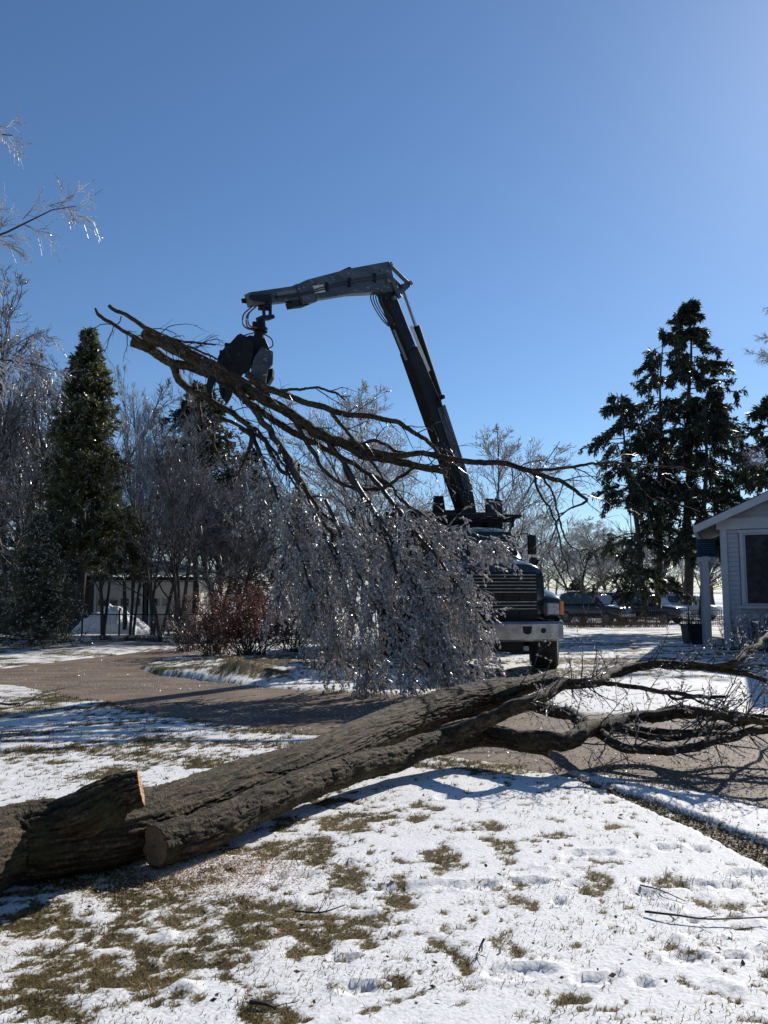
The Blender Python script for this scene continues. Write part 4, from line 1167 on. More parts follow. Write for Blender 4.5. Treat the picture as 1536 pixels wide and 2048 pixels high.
# ------------------------------------------------------------------ BRANCHES HELD BY THE GRAPPLE
def lifted(name, label, main, limbs, seed, mass, rmul=1.0, icen=6000, cutends=()):
    """main: list of (px, py, Y, radius_px) ; limbs the same; mass: limbs that carry the drooping icy twigs"""
    org = W(main[len(main) // 2][0], main[len(main) // 2][1], main[len(main) // 2][2])
    e = empty(name, org, 0, label, 'severed branch', 'branches gripped by the grapple')
    all_l = []
    def cv(lst):
        P = np.array([W(a, b_, Y - 1.1 * float(smooth(800, 1250, b_))) - org for a, b_, Y, _ in lst]); Rr = np.array([q[3] * q[2] / FPX for q in lst])
        return P, Rr
    P, Rr = cv(main)
    cap = [(i, M['cut'] if c_ else M['cut_dark'], 'cut_face') for i, c_ in cutends]
    _, c, rr = bark_tube('stem', P, Rr * .92, 200, 20, 0.008, e, M['bark'], furrow=True, seed=seed, cap=cap, sx=60, ss=7, kink=.13)
    all_l.append((c, rr, 0.35))
    for i, l in enumerate(limbs):
        P, Rr = cv(l)
        _, c, rr = bark_tube('limb', P, Rr * .85, 120, 12, 0.005, e, M['bark'], furrow=True, seed=seed + i + 1, sx=60, ss=7, kink=.17)
        all_l.append((c, rr, 0.25))
    ms = []
    tb = TB()
    for l in mass:
        P, Rr = cv(l)
        c = catmull(P, 50); c = c + np.cumsum(np.random.default_rng(seed + len(ms)).normal(0, .006, c.shape), 0)
        rr = np.interp(np.linspace(0, 1, 50), np.linspace(0, 1, len(Rr)), Rr)
        tb.add(c[None], rr[None], 6); ms.append((c, rr))
    if mass:
        tb.build('bough', M['limb_bark'], e)
        twigset(e, ms, 19, (0.35, 1.2), seed + 300, int(icen * 1.9), trop=(0.25, -0.05, -0.85), twig_r=0.0042, t0=0.12, levels=3, kk=4, ice_size=(0.030, 0.080, 0.014, 0.034), twm='mid_ice_twig')
    r = np.random.default_rng(seed + 900)
    tb = TB(); C = []; Dd = []
    for c, rr, t0 in all_l:
        L = np.linalg.norm(np.diff(c, axis=0), axis=1).sum()
        S, D, t, pr, bi = kids(c[None], rr[None], int(L * 4), t0, 1, 50, 15, r)
        ln = r.uniform(.2, .9, len(S))
        Pk = grow(S, D, ln, 7, (0.15, 0, -0.55), .16, r)
        RA = taper(len(S), 8, np.minimum(pr * .5, .011), np.full(len(S), .003)); tb.add(Pk, RA, 4)
        S2, D2, t2, pr2, _ = kids(Pk, RA, 3, .2, 1, 45, 12, r)
        P2 = grow(S2, D2, np.repeat(ln, 3) * r.uniform(.2, .5, len(S2)), 4, (0.1, 0, -0.5), .16, r)
        tb.add(P2, taper(len(S2), 5, np.full(len(S2), .004), np.full(len(S2), .002)), 3)
        C.append(P2[:, 1:].reshape(-1, 3)); Dd.append((P2[:, 1:] - P2[:, :-1]).reshape(-1, 3))
    tb.build('side_twigs', M['twig'], e, False, 'stuff')
    C = np.vstack(C); Dd = np.vstack(Dd)
    V, T = octas(C, Dd + r.normal(0, .02, Dd.shape), r.uniform(.015, .035, len(C)), r.uniform(.004, .008, len(C)), r)
    o = build('ice_beads', V, None, T, M['ice'], e); o['kind'] = 'stuff'
    return e

lifted('lifted_branch', 'thickest lifted branch, blunt cut at upper left, pale splintered break before the boom',
       [(288, 666, 13.6, 12), (350, 698, 13.6, 12), (420, 738, 13.7, 13), (500, 780, 13.7, 12), (560, 818, 13.6, 12), (640, 868, 13.5, 12), (720, 903, 13.4, 11), (800, 922, 13.3, 9), (860, 938, 13.2, 7), (893, 946, 13.2, 5)],
       [[(640, 865, 13.5, 7), (690, 930, 13.3, 6), (740, 1010, 13.1, 5), (790, 1100, 13.0, 4), (830, 1190, 13, 2)],
        [(470, 765, 13.7, 8), (520, 830, 13.5, 8), (570, 905, 13.4, 7), (600, 950, 13.2, 6), (650, 1040, 13.1, 4), (690, 1150, 13, 2)],
        [(700, 895, 13.4, 6), (760, 880, 13.2, 4), (800, 905, 13.2, 4), (880, 905, 13.2, 4)],
        [(590, 840, 13.6, 6), (640, 930, 13.3, 5), (690, 970, 13.3, 4), (760, 980, 13.2, 4), (830, 940, 13.1, 4), (890, 930, 13, 3)]],
       200,
       [[(690, 930, 13.2, 5), (760, 1040, 12.9, 4), (820, 1150, 12.7, 3), (880, 1250, 12.6, 2), (915, 1330, 12.6, 1)],
        [(740, 950, 13.3, 5), (815, 1040, 13.1, 4), (885, 1130, 13.0, 3), (930, 1210, 12.9, 2), (955, 1290, 12.9, 1)],
        [(650, 1000, 13.0, 4), (700, 1120, 12.8, 3), (760, 1240, 12.6, 2), (820, 1345, 12.5, 1)],
        [(800, 1000, 13.3, 4), (870, 1050, 13.2, 3), (930, 1080, 13.1, 2), (985, 1105, 13, 1)],
        [(760, 1040, 12.9, 4), (800, 1160, 12.6, 3), (860, 1260, 12.5, 2), (890, 1350, 12.4, 1)]],
       icen=15000, cutends=((0, False), (1, True)))
lifted('lifted_branch', 'lifted branch with a round lower cut end, forking downward below the grapple claws',
       [(264, 684, 13.9, 11.5), (300, 700, 13.9, 12), (345, 725, 13.9, 10), (400, 740, 13.9, 11), (460, 772, 13.9, 9), (520, 820, 13.9, 8), (600, 872, 13.9, 7), (700, 925, 13.8, 5), (780, 975, 13.8, 4)],
       [[(345, 728, 13.9, 10), (370, 770, 13.9, 9), (410, 795, 13.8, 8), (470, 830, 13.8, 7), (520, 880, 13.7, 6), (560, 935, 13.6, 5), (580, 950, 13.6, 4)],
        [(390, 770, 13.9, 6), (400, 830, 13.7, 4), (430, 880, 13.6, 3), (450, 930, 13.5, 2)],
        [(480, 855, 13.7, 6), (500, 880, 13.6, 6), (480, 930, 13.6, 3), (470, 960, 13.6, 2)],
        [(430, 830, 13.8, 4), (500, 865, 13.7, 4), (560, 920, 13.7, 3), (610, 1010, 13.5, 2)]],
       240,
       [[(500, 860, 13.8, 5), (540, 960, 13.5, 4), (590, 1080, 13.3, 3), (620, 1190, 13.1, 2), (640, 1260, 13, 1)],
        [(560, 900, 13.8, 5), (620, 1010, 13.4, 4), (680, 1140, 13.1, 3), (720, 1260, 12.9, 2), (740, 1350, 12.8, 1)],
        [(600, 930, 13.8, 4), (590, 1040, 13.6, 3), (560, 1120, 13.5, 2), (550, 1200, 13.4, 1)],
        [(590, 1000, 13.8, 4), (640, 1110, 13.5, 3), (670, 1210, 13.3, 2), (690, 1320, 13.2, 1)],
        [(620, 1010, 13.5, 4), (730, 1090, 13.3, 3), (810, 1140, 13.2, 2), (880, 1200, 13.1, 1)]],
       icen=14000, cutends=((0, False),))
lifted('lifted_branch', 'upper lifted branch whose limb arcs across the middle of the boom',
       [(495, 748, 13.3, 8), (540, 778, 13.3, 8), (590, 800, 13.3, 7), (650, 815, 13.2, 7), (720, 832, 13.1, 6), (790, 842, 13.0, 5.5), (840, 872, 12.9, 5), (880, 905, 12.9, 3.5), (915, 935, 12.9, 2)],
       [[(550, 782, 13.3, 4), (610, 775, 13.2, 3), (660, 780, 13.2, 3), (690, 800, 13.2, 2)],
        [(655, 816, 13.2, 5), (700, 870, 13.0, 4), (750, 930, 12.9, 3), (800, 1000, 12.8, 2)]],
       270, [], cutends=((0, True),))
lifted('lifted_branch', 'long thin lifted branch reaching farthest right in front of the boom with drooping tips',
       [(700, 880, 13.2, 5), (780, 912, 13.0, 6), (850, 908, 12.9, 6), (920, 922, 12.8, 6), (1000, 928, 12.7, 6), (1065, 943, 12.6, 5.5), (1120, 965, 12.5, 4.5), (1176, 1000, 12.5, 3)],
       [[(1062, 942, 12.6, 4), (1120, 937, 12.4, 3.5), (1190, 930, 12.3, 3), (1280, 930, 12.2, 2), (1400, 945, 12.1, 1)],
        [(1065, 945, 12.6, 3), (1090, 1000, 12.5, 2.5), (1115, 1060, 12.4, 2), (1130, 1120, 12.4, 1.5), (1155, 1190, 12.4, 1)],
        [(1085, 950, 12.6, 2.5), (1110, 1010, 12.5, 2.5), (1130, 1070, 12.5, 2), (1165, 1130, 12.4, 1)],
        [(1176, 1000, 12.5, 3), (1140, 1020, 12.5, 2), (1110, 1050, 12.4, 1.2)],
        [(1250, 930, 12.2, 1.5), (1280, 975, 12.2, 1.2), (1330, 1010, 12.1, .8)]],
       290, [])
lifted('lifted_branch', 'slim lifted branch with the highest free end at far left',
       [(218, 611, 13.5, 4), (250, 634, 13.5, 4.5), (290, 655, 13.5, 5), (340, 678, 13.5, 5), (400, 710, 13.5, 5), (460, 745, 13.4, 4), (540, 790, 13.3, 3)],
       [[(300, 660, 13.5, 3), (370, 685, 13.4, 3), (430, 690, 13.3, 2)], [(330, 672, 13.5, 3), (400, 702, 13.3, 3), (440, 722, 13.2, 2)]], 310, [], cutends=((0, False),))
lifted('lifted_branch', 'slim lifted branch ending lowest at far left with a frayed pale tip and hanging twig',
       [(191, 617, 13.8, 2.5), (200, 632, 13.8, 4), (235, 655, 13.8, 4), (270, 674, 13.8, 4.5), (310, 690, 13.8, 4.5), (370, 715, 13.8, 4), (440, 750, 13.8, 3)],
       [[(242, 632, 13.7, 1.3), (232, 648, 13.7, 1.2), (205, 652, 13.7, 1), (176, 658, 13.7, .8)], [(228, 650, 13.8, 1.2), (215, 680, 13.8, 1), (208, 705, 13.8, .8)]], 330, [], cutends=((0, True),))

# ------------------------------------------------------------------ BARE TREES
def bare_tree_mesh(seed, H, style, m_tw, ice_n, dens=1.0, isz=(.04, .11, .010, .021)):
    """returns an Empty with trunk, twigs, ice; style 'upright', 'spread', 'droop'"""
    r = np.random.default_rng(seed)
    e = empty('bare_tree')
    if style == 'upright': nst, lean, a1, trop1, l1 = 3, .14, 30, (0, 0, .7), .42
    elif style == 'droop': nst, lean, a1, trop1, l1 = 1, .05, 62, (0, 0, -.1), .27
    else: nst, lean, a1, trop1, l1 = 2, .25, 46, (0, 0, .35), .46
    az = r.uniform(0, 6.28, nst)
    S = np.zeros((nst, 3)); S[:, 0] = r.normal(0, .12, nst); S[:, 1] = r.normal(0, .12, nst); S[:, 2] = -.15
    D = np.stack([np.cos(az) * lean, np.sin(az) * lean, np.ones(nst)], 1)
    L = H * r.uniform(.8, 1.0, nst)
    P = grow(S, D, L, 14, (0, 0, .25), .05, r)
    R0 = taper(nst, 15, np.full(nst, H * .0105), np.full(nst, .012))
    tb = TB(); tb.add(P, R0, 8)
    n1 = int(26 * dens)
    S1, D1, t1, pr1, b1 = kids(P, R0, n1, .22, .97, a1, 10, r)
    L1 = H * l1 * (1.12 - t1) * r.uniform(.6, 1.1, len(S1)) + .3
    P1 = grow(S1, D1, L1, 9, trop1, .09, r)
    R1 = taper(len(S1), 10, np.minimum(pr1 * .55, .045), np.full(len(S1), .008))
    tb.add(P1, R1, 5)
    tb.build('trunk', M['trunk_far'], e)
    tw = TB()
    k2 = int(9 * dens) if style != 'droop' else 26
    f2 = .55 if style == 'droop' else 1.0
    S2, D2, t2, pr2, b2 = kids(P1, R1, k2, .18, 1, 38, 10, r)
    L2 = np.repeat(L1, k2) * r.uniform(.22, .5, len(S2)) * (1.15 - .6 * t2) * f2
    dr = (0, 0, -.35) if style == 'droop' else (0, 0, .3)
    P2 = grow(S2, D2, L2, 5, dr, .11, r)
    R2 = taper(len(S2), 6, np.minimum(pr2 * .6, .014), np.full(len(S2), .006))
    tw.add(P2, R2, 3)
    k3 = 6 if style != 'droop' else 8
    S3, D3, t3, pr3, b3 = kids(P2, R2, k3, .15, 1, 36, 10, r)
    L3 = np.repeat(L2, k3) * r.uniform(.25, .55, len(S3)) + .05
    P3 = grow(S3, D3, L3, 3, dr, .12, r)
    tw.add(P3, taper(len(S3), 4, np.full(len(S3), .0075), np.full(len(S3), .0045)), 3)
    tw.build('twigs', m_tw, e, False, 'stuff')
    if ice_n:
        q = P3
        pc = q[:, 1:].reshape(-1, 3); pd = (q[:, 1:] - q[:, :-1]).reshape(-1, 3)
        pick = r.integers(0, len(pc), ice_n)
        V, T = octas(pc[pick], pd[pick], r.uniform(isz[0], isz[1], ice_n), r.uniform(isz[2], isz[3], ice_n), r)
        o = build('ice_coat', V, None, T, M['ice'], e); o['kind'] = 'stuff'
    return e

PROTO = {
    'upright': bare_tree_mesh(401, 10, 'upright', M['ice_twig'], 7000),
    'spread': bare_tree_mesh(402, 10, 'spread', M['ice_twig'], 7000),
    'pale': bare_tree_mesh(403, 10, 'spread', M['pale_ice_twig'], 24000, 1.1, (.06, .15, .016, .032)),
    'droop': bare_tree_mesh(404, 20, 'droop', M['pale_ice_twig'], 42000, 1.35, (.03, .075, .010, .024)),
    'sapling': bare_tree_mesh(405, 10, 'upright', M['pale_ice_twig'], 8000, .8),
}
used = set()
def place_tree(kind, px, Y, py_top, label, group, rz=0.0, wide=1.0):
    p = W(px, 1175, Y); base_z = float(slope(np.array(Y)))
    top = W(px, py_top, Y)[2]
    H = top - base_z
    e = PROTO[kind] if kind not in used else copy_tree(PROTO[kind])
    used.add(kind)
    s = H / (20.0 if kind == 'droop' else 10.0)
    e.location = (p[0], Y, base_z); e.scale = (s * wide, s * wide, s); e.rotation_euler = (0, 0, rz)
    tag(e, label, 'tree', group)
    return e
GL = 'bare trees behind the driveway on the left'
place_tree('droop', -345, 19, -950, 'tall icy tree at the left frame edge, glittering branches reaching into blue sky', None, .4, .8)
place_tree('upright', -60, 27, 560, 'bare tree at the left edge behind the small spruce', GL, 1.0)
place_tree('spread', 25, 30, 610, 'bare twiggy tree left of the tall pointed evergreen', GL, 2.0)
place_tree('upright', 68, 29, 690, 'slim bare tree immediately left of the tall pointed evergreen', GL, 3.3)
place_tree('spread', -20, 24, 800, 'low dense bare tree above the small spruce', GL, 4.2, 1.3)
place_tree('upright', 205, 30, 880, 'bare tree immediately right of the tall pointed evergreen', GL, 5.0, .8)
place_tree('upright', 445, 30, 940, 'bare tree left of the russet shrub', GL, .9, 1.5)
place_tree('spread', -60, 36, 690, 'broad bare tree farthest left in the back row', GL, 5.9, 1.2)
place_tree('spread', 130, 40, 720, 'broad bare tree behind the tall pointed evergreen', GL, .5, 1.2)
place_tree('sapling', 268, 30, 735, 'pale icy sapling left of the two between the dark evergreens', GL, .6, .5)
place_tree('sapling', 305, 31, 728, 'pale icy sapling right of the two between the dark evergreens', GL, 2.7, .5)
place_tree('spread', 235, 44, 850, 'broad bare tree behind the garage roof', GL, 1.7, 1.3)
place_tree('spread', 325, 24.5, 840, 'bare tree with a straight trunk before the garage doors', GL, 4.4, .9)
place_tree('upright', 365, 24, 800, 'bare tree with slanting trunks right of the garage doors', GL, .2, .9)
place_tree('upright', 425, 41, 860, 'bare tree in front of the second dark evergreen', GL, 3.9, 1.2)
place_tree('spread', 480, 27, 900, 'bare tree behind the russet shrub', GL, 5.2, 1.2)
place_tree('spread', 560, 30, 905, 'bare tree left behind the lifted branches', GL, 2.4, 1.3)
place_tree('upright', 620, 28, 980, 'lower bare tree half hidden by the hanging twigs', GL, 1.4, 1.5)
place_tree('spread', 540, 42, 960, 'farther bare tree glimpsed between the left trunks and the truck', GL, 3.0, 1.6)
place_tree('pale', 775, 33, 735, 'white iced tree whose crown rises left of the boom', None, 1.2, 1.15)
place_tree('pale', 975, 36, 855, 'white iced tree right of the boom above the cab', None, 3.9, 1.15)
place_tree('pale', 690, 38, 850, 'iced tree left of the boom, lower than its neighbour', None, 5.3, 1.1)
GR = 'far iced trees behind the parked cars'
place_tree('pale', 1085, 62, 1010, 'far iced tree just right of the truck mirror', GR, .3, 1.4)
place_tree('spread', 1150, 58, 1040, 'far bare tree above the leftmost parked car', GR, 1.3, 1.7)
place_tree('pale', 1225, 60, 1030, 'far iced tree between the parked cars', GR, 2.3, 1.6)
place_tree('spread', 1300, 56, 1045, 'far bare tree seen between the evergreen trunks', GR, 3.3, 1.7)
place_tree('pale', 1390, 64, 1020, 'far iced tree beside the white house porch', GR, 4.3, 1.7)
place_tree('spread', 1040, 75, 1060, 'farthest bare tree behind the truck cab', GR, 5.3, 1.8)
for px_, Y_, tp_, k_, rz_, lb_ in ((1250, 82, 1050, 'pale', .8, 'hazy far tree showing between the two parked utility vehicles'), (1335, 76, 1040, 'spread', 1.9, 'hazy far tree showing between the leaning evergreen trunks'),
                                (1425, 84, 1045, 'pale', 2.9, 'hazy far tree showing left of the porch post'), (1180, 88, 1060, 'spread', 4.1, 'hazy far tree over the roof of the nearest parked vehicle')):
    place_tree(k_, px_, Y_, tp_, lb_, GR, rz_, 1.9)
place_tree('droop', 1660, 30, 430, 'icy tree reaching in at the right frame edge above the house', None, 3.5, 1.0)

# far wood that closes the view all round the open field: one mass
r = np.random.default_rng(909)
n = 150
ang = r.uniform(-1.0, 1.0, n); dist = r.uniform(85, 130, n)
S = np.stack([np.sin(ang) * dist, np.cos(ang) * dist, np.full(n, -.8)], 1)
Lh = r.uniform(8, 13, n)
P = grow(S, np.stack([r.normal(0, .08, n), r.normal(0, .08, n), np.ones(n)], 1), Lh, 6, (0, 0, .2), .06, r)
RA = taper(n, 7, np.full(n, .16), np.full(n, .04))
tb = TB(); tb.add(P, RA, 4)
S2, D2, t2, p2, _ = kids(P, RA, 16, .12, 1, 50, 12, r); L2 = np.repeat(Lh, 16) * (1.1 - t2) * .42 + .6
P2 = grow(S2, D2, L2, 4, (0, 0, .2), .12, r); R2 = taper(len(S2), 5, np.full(len(S2), .05), np.full(len(S2), .02)); tb.add(P2, R2, 3)
S3, D3, t3, p3, _ = kids(P2, R2, 6, .1, 1, 42, 12, r)
P3 = grow(S3, D3, np.repeat(L2, 6) * r.uniform(.25, .5, len(S3)), 1, (0, 0, .1), .12, r); tb.add(P3, taper(len(S3), 2, np.full(len(S3), .034), np.full(len(S3), .018)), 3)
o = tb.build('distant_woods', M['ice_twig'], None, False, 'stuff'); tag(o, 'far belt of bare frosted woods closing the horizon behind everything', 'woods')

# unseen evergreens added behind the camera to cut skylight, mirrored in the window
r = np.random.default_rng(910)
n = 60
ang = r.uniform(1.9, 4.4, n); dist = r.uniform(12, 19, n)
S = np.stack([np.sin(ang) * dist, np.cos(ang) * dist, np.full(n, -.2)], 1)
P = grow(S, np.tile([0, 0, 1.0], (n, 1)), r.uniform(8, 12, n), 6, (0, 0, .2), .03, r)
RA = taper(n, 7, np.full(n, .16), np.full(n, .03)); tb = TB(); tb.add(P, RA, 5); V1 = np.vstack(tb.V); Q1 = np.vstack(tb.Q)
S2, D2, t2, p2, _ = kids(P, RA, 60, .08, 1, 80, 10, r)
P2 = grow(S2, D2, (1.15 - t2) * 2.6, 3, (0, 0, -.4), .08, r)
k_ = 8; C = np.repeat(P2, k_, 0); tt = r.random((len(C), 1)) * 2.99; i_ = tt[:, 0].astype(int); ff = tt - i_[:, None]
C2 = C[np.arange(len(C)), i_] * (1 - ff) + C[np.arange(len(C)), i_ + 1] * ff
V2, Q2 = diamonds(C2, r.normal(size=(len(C2), 3)) + [0, 0, -.6], r.uniform(.3, .7, len(C2)), r.uniform(.12, .3, len(C2)), r)
o = build('skylight_block_evergreens', np.vstack([V1, V2]), np.vstack([Q1, Q2 + len(V1)]), None, M['needle_dark'])
tag(o, 'dense belt of dark evergreens on the near side of the garden', 'woods', kind='stuff')

# ------------------------------------------------------------------ CONIFERS
def conifer(name, base, H, prof, seed, m_n, label, nb=230, droop=-.35, clump=1.0, leafn=26000, frost=2500, trunk_r=.16, bare=0.08, lean=(0, 0), group=None, lw=(.10, .22, .03, .06), density_hole=0.0, raise_=0.15):
    """prof: list of (height fraction, radius left, radius right) in metres"""
    r = np.random.default_rng(seed)
    e = empty(name, base, 0, label, 'tree', group)
    cz = np.linspace(-.1, H, 24)
    c = np.stack([lean[0] * (cz / H) ** 1.3 + .05 * np.sin(cz * 1.3 + seed), lean[1] * (cz / H), cz], 1)
    tb = TB(); tb.add(c[None], np.linspace(trunk_r, .015, 24)[None], 12); tb.build('trunk', M['trunk_far'], e)
    pf = np.array(prof)
    f = bare + (1 - bare) * (1 - r.random(nb) ** .8) if False else r.uniform(bare, .99, nb)
    z = f * H
    az = r.uniform(0, 2 * math.pi, nb)
    rl = np.interp(f, pf[:, 0], pf[:, 1]); rr_ = np.interp(f, pf[:, 0], pf[:, 2])
    wgt = (np.cos(az) + 1) / 2
    L = (rl * (1 - wgt) + rr_ * wgt) * r.uniform(.5, 1.18, nb)
    S = np.stack([np.interp(z, cz, c[:, 0]), np.interp(z, cz, c[:, 1]), z], 1)
    D = np.stack([np.cos(az), np.sin(az), np.full(nb, raise_)], 1)
    P = grow(S, D, L, 7, (0, 0, droop), .06, r)
    RA = taper(nb, 8, np.clip(L * .016, .008, .05), np.full(nb, .006))
    bt = TB(); bt.add(P, RA, 4)
    S2, D2, t2, p2, b2 = kids(P, RA, 6, .2, 1, 46, 12, r)
    L2 = np.repeat(L, 6) * r.uniform(.14, .34, len(S2)) + .08
    P2 = grow(S2, D2, L2, 3, (0, 0, droop * 1.4), .1, r)
    bt.add(P2, taper(len(S2), 4, np.full(len(S2), .008), np.full(len(S2), .004)), 3)
    bt.build('boughs', M['trunk_far'], e, False, 'stuff')
    allp = np.vstack([P2[:, :-1].reshape(-1, 3), P[:, 2:-1].reshape(-1, 3)])
    nxt = np.vstack([P2[:, 1:].reshape(-1, 3), P[:, 3:].reshape(-1, 3)])
    pick = r.integers(0, len(allp), leafn)
    t = r.random((leafn, 1))
    C = allp[pick] * (1 - t) + nxt[pick] * t + r.normal(0, .03 * clump, (leafn, 3))
    Dd = norm(nxt[pick] - allp[pick]) + r.normal(0, .55, (leafn, 3)) + np.array([0, 0, -.35])
    V, Q = diamonds(C, Dd, r.uniform(lw[0], lw[1], leafn) * clump, r.uniform(lw[2], lw[3], leafn) * clump, r)
    o = build('needles', V, Q, None, m_n, e); o['kind'] = 'stuff'
    if frost:
        pk = r.integers(0, len(P2), frost)
        C = P2[pk, 3] + r.normal(0, .05, (frost, 3))
        V, T = octas(C, r.normal(size=(frost, 3)) + [0, 0, -.6], r.uniform(.04, .12, frost), r.uniform(.012, .03, frost), r)
        o = build('ice_coat', V, None, T, M['ice'], e); o['kind'] = 'stuff'
    return e
def cbase(px, Y):
    p = W(px, 1175, Y); return np.array([p[0], Y, float(slope(np.array(Y)))])
def cheight(px, py, Y): return W(px, py, Y)[2] - float(slope(np.array(Y)))
conifer('spruce_tree', cbase(160, 23.2), cheight(160, 662, 23.2), [(0, .9, 1.0), (.2, 1.3, 1.45), (.35, 1.25, 1.4), (.55, 1.0, 1.1), (.75, .70, .72), (.88, .38, .42), (.96, .17, .19), (1, .03, .03)], 501, M['needle_green'],
        'tall pointed evergreen with frosted green foliage standing against the sky on the left', nb=330, droop=-.1, leafn=42000, frost=9000, lw=(.10, .24, .04, .08), raise_=.5, bare=.2)
conifer('spruce_tree', cbase(390, 33), cheight(390, 765, 33), [(0, 2.3, 2.6), (.3, 2.3, 2.6), (.6, 1.9, 2.2), (.8, 1.3, 1.5), (.93, .7, .8), (1, .1, .1)], 502, M['needle_dark'],
        'broad dark evergreen behind the bare trees and the lifted branch ends', bare=.3, nb=230, droop=-.2, leafn=34000, frost=3500, lw=(.12, .26, .04, .08), raise_=.3)
conifer('spruce_tree', G(72, 1296), cheight(75, 1030, G(72, 1296)[1]) , [(0, 1.05, 1.0), (.15, 1.15, 1.05), (.4, .85, .85), (.7, .45, .5), (.9, .2, .2), (1, .04, .04)], 503, M['needle_green'],
        'small bushy spruce at the left edge beside the driveway', nb=260, droop=.1, leafn=30000, frost=3500, trunk_r=.06, bare=.03, lw=(.05, .13, .018, .035), raise_=.0)
conifer('spruce_tree', cbase(250, 27), cheight(250, 1010, 27), [(0, .9, .9), (.3, 1.3, 1.4), (.6, 1.1, 1.1), (.85, .7, .7), (1, .1, .1)], 504, M['needle_green'],
        'olive green evergreen hanging over the left garage door', nb=110, droop=-.5, leafn=14000, frost=900, bare=.5, trunk_r=.09)
conifer('spruce_tree', cbase(500, 34), cheight(470, 900, 34), [(0, 2.2, 2.4), (.5, 1.9, 2.1), (.85, 1.0, 1.0), (1, .1, .1)], 505, M['needle_dark'],
        'shaded evergreen behind the russet shrub', nb=160, droop=-.2, leafn=18000, frost=1500)
conifer('spruce_tree', cbase(30, 34), cheight(30, 860, 34), [(0, 2.2, 2.4), (.5, 1.9, 2.1), (.85, 1.0, 1.0), (1, .1, .1)], 506, M['needle_dark'],
        'dark evergreen filling the gap left of the tall pointed one', nb=160, droop=-.2, leafn=18000, frost=1500)
GC = 'ragged evergreens beside the white house'
YR = 33.0
conifer('hemlock_tree', cbase(1292, YR), cheight(1250, 785, YR), [(0, 1.6, 1.4), (.2, 2.6, 1.7), (.35, 2.3, 1.8), (.5, 2.2, 1.8), (.66, 2.1, 1.6), (.75, 1.9, 1.5), (.9, 1.2, 1.1), (1, .5, .4)], 511, M['needle_dark'],
        'shortest ragged evergreen of the cluster, its trunk leaning left', nb=78, droop=-.7, clump=1.15, leafn=18000, frost=2200, trunk_r=.17, bare=.18, lean=(-1.0, 0), group=GC, lw=(.10, .26, .04, .07))
conifer('hemlock_tree', cbase(1316, YR + .6), cheight(1325, 655, YR + .6), [(0, 1.2, 1.2), (.3, 1.5, 1.6), (.55, 1.6, 1.5), (.7, 1.7, 1.3), (.85, 1.2, 1.0), (.95, .9, 1.0), (1, .5, .5)], 512, M['needle_dark'],
        'middle-height ragged evergreen with a see-through upper crown and trunk leaning right', nb=66, droop=-.7, clump=1.15, leafn=13500, frost=2200, trunk_r=.16, bare=.32, lean=(.6, 0), group=GC, lw=(.10, .26, .04, .07))
conifer('hemlock_tree', cbase(1374, YR + 1.2), cheight(1415, 600, YR + 1.2), [(0, 1.2, 1.6), (.3, 1.9, 2.6), (.5, 1.8, 2.6), (.66, 1.7, 2.1), (.8, 1.3, 1.5), (.88, .8, .8), (.95, .7, .6), (1, .25, .2)], 513, M['needle_dark'],
        'tallest ragged evergreen, its top standing highest against the sky', nb=92, droop=-.65, clump=1.2, leafn=26000, frost=4200, trunk_r=.24, bare=.33, lean=(.7, 0), group=GC, lw=(.10, .26, .04, .07))
conifer('hemlock_tree', cbase(1403, YR - 1), cheight(1440, 780, YR - 1), [(0, 1.2, 1.6), (.35, 1.9, 2.2), (.6, 1.9, 2.5), (.85, 1.4, 2.0), (1, .4, .4)], 514, M['needle_dark'],
        'dense evergreen behind the corner of the white house', nb=85, droop=-.6, clump=1.2, leafn=22000, frost=900, trunk_r=.20, bare=.33, lean=(.6, 0), group=GC, lw=(.10, .26, .04, .07))
conifer('hemlock_tree', cbase(1560, YR), cheight(1545, 790, YR), [(0, 1.8, 2.2), (.5, 1.9, 2.4), (.85, 1.3, 1.6), (1, .4, .4)], 515, M['needle_dark'],
        'evergreen at the right frame edge above the house roof', nb=75, droop=-.6, clump=1.2, leafn=18000, frost=800, trunk_r=.20, bare=.25, group=GC, lw=(.10, .26, .04, .07))
for px, Y, py, sd, lb in ((1150, 70, 1158, 521, 'small far evergreen behind the leftmost parked car'), (1345, 68, 1155, 522, 'small far evergreen between the evergreen trunks'), (620, 60, 1120, 523, 'small far evergreen behind the truck body')):
    conifer('spruce_tree', cbase(px, Y), cheight(px, py, Y), [(0, 1.8, 1.8), (.5, 1.3, 1.3), (1, .1, .1)], sd, M['needle_dark'], lb, nb=60, leafn=4000, frost=500, clump=2.0, group='far small evergreens')

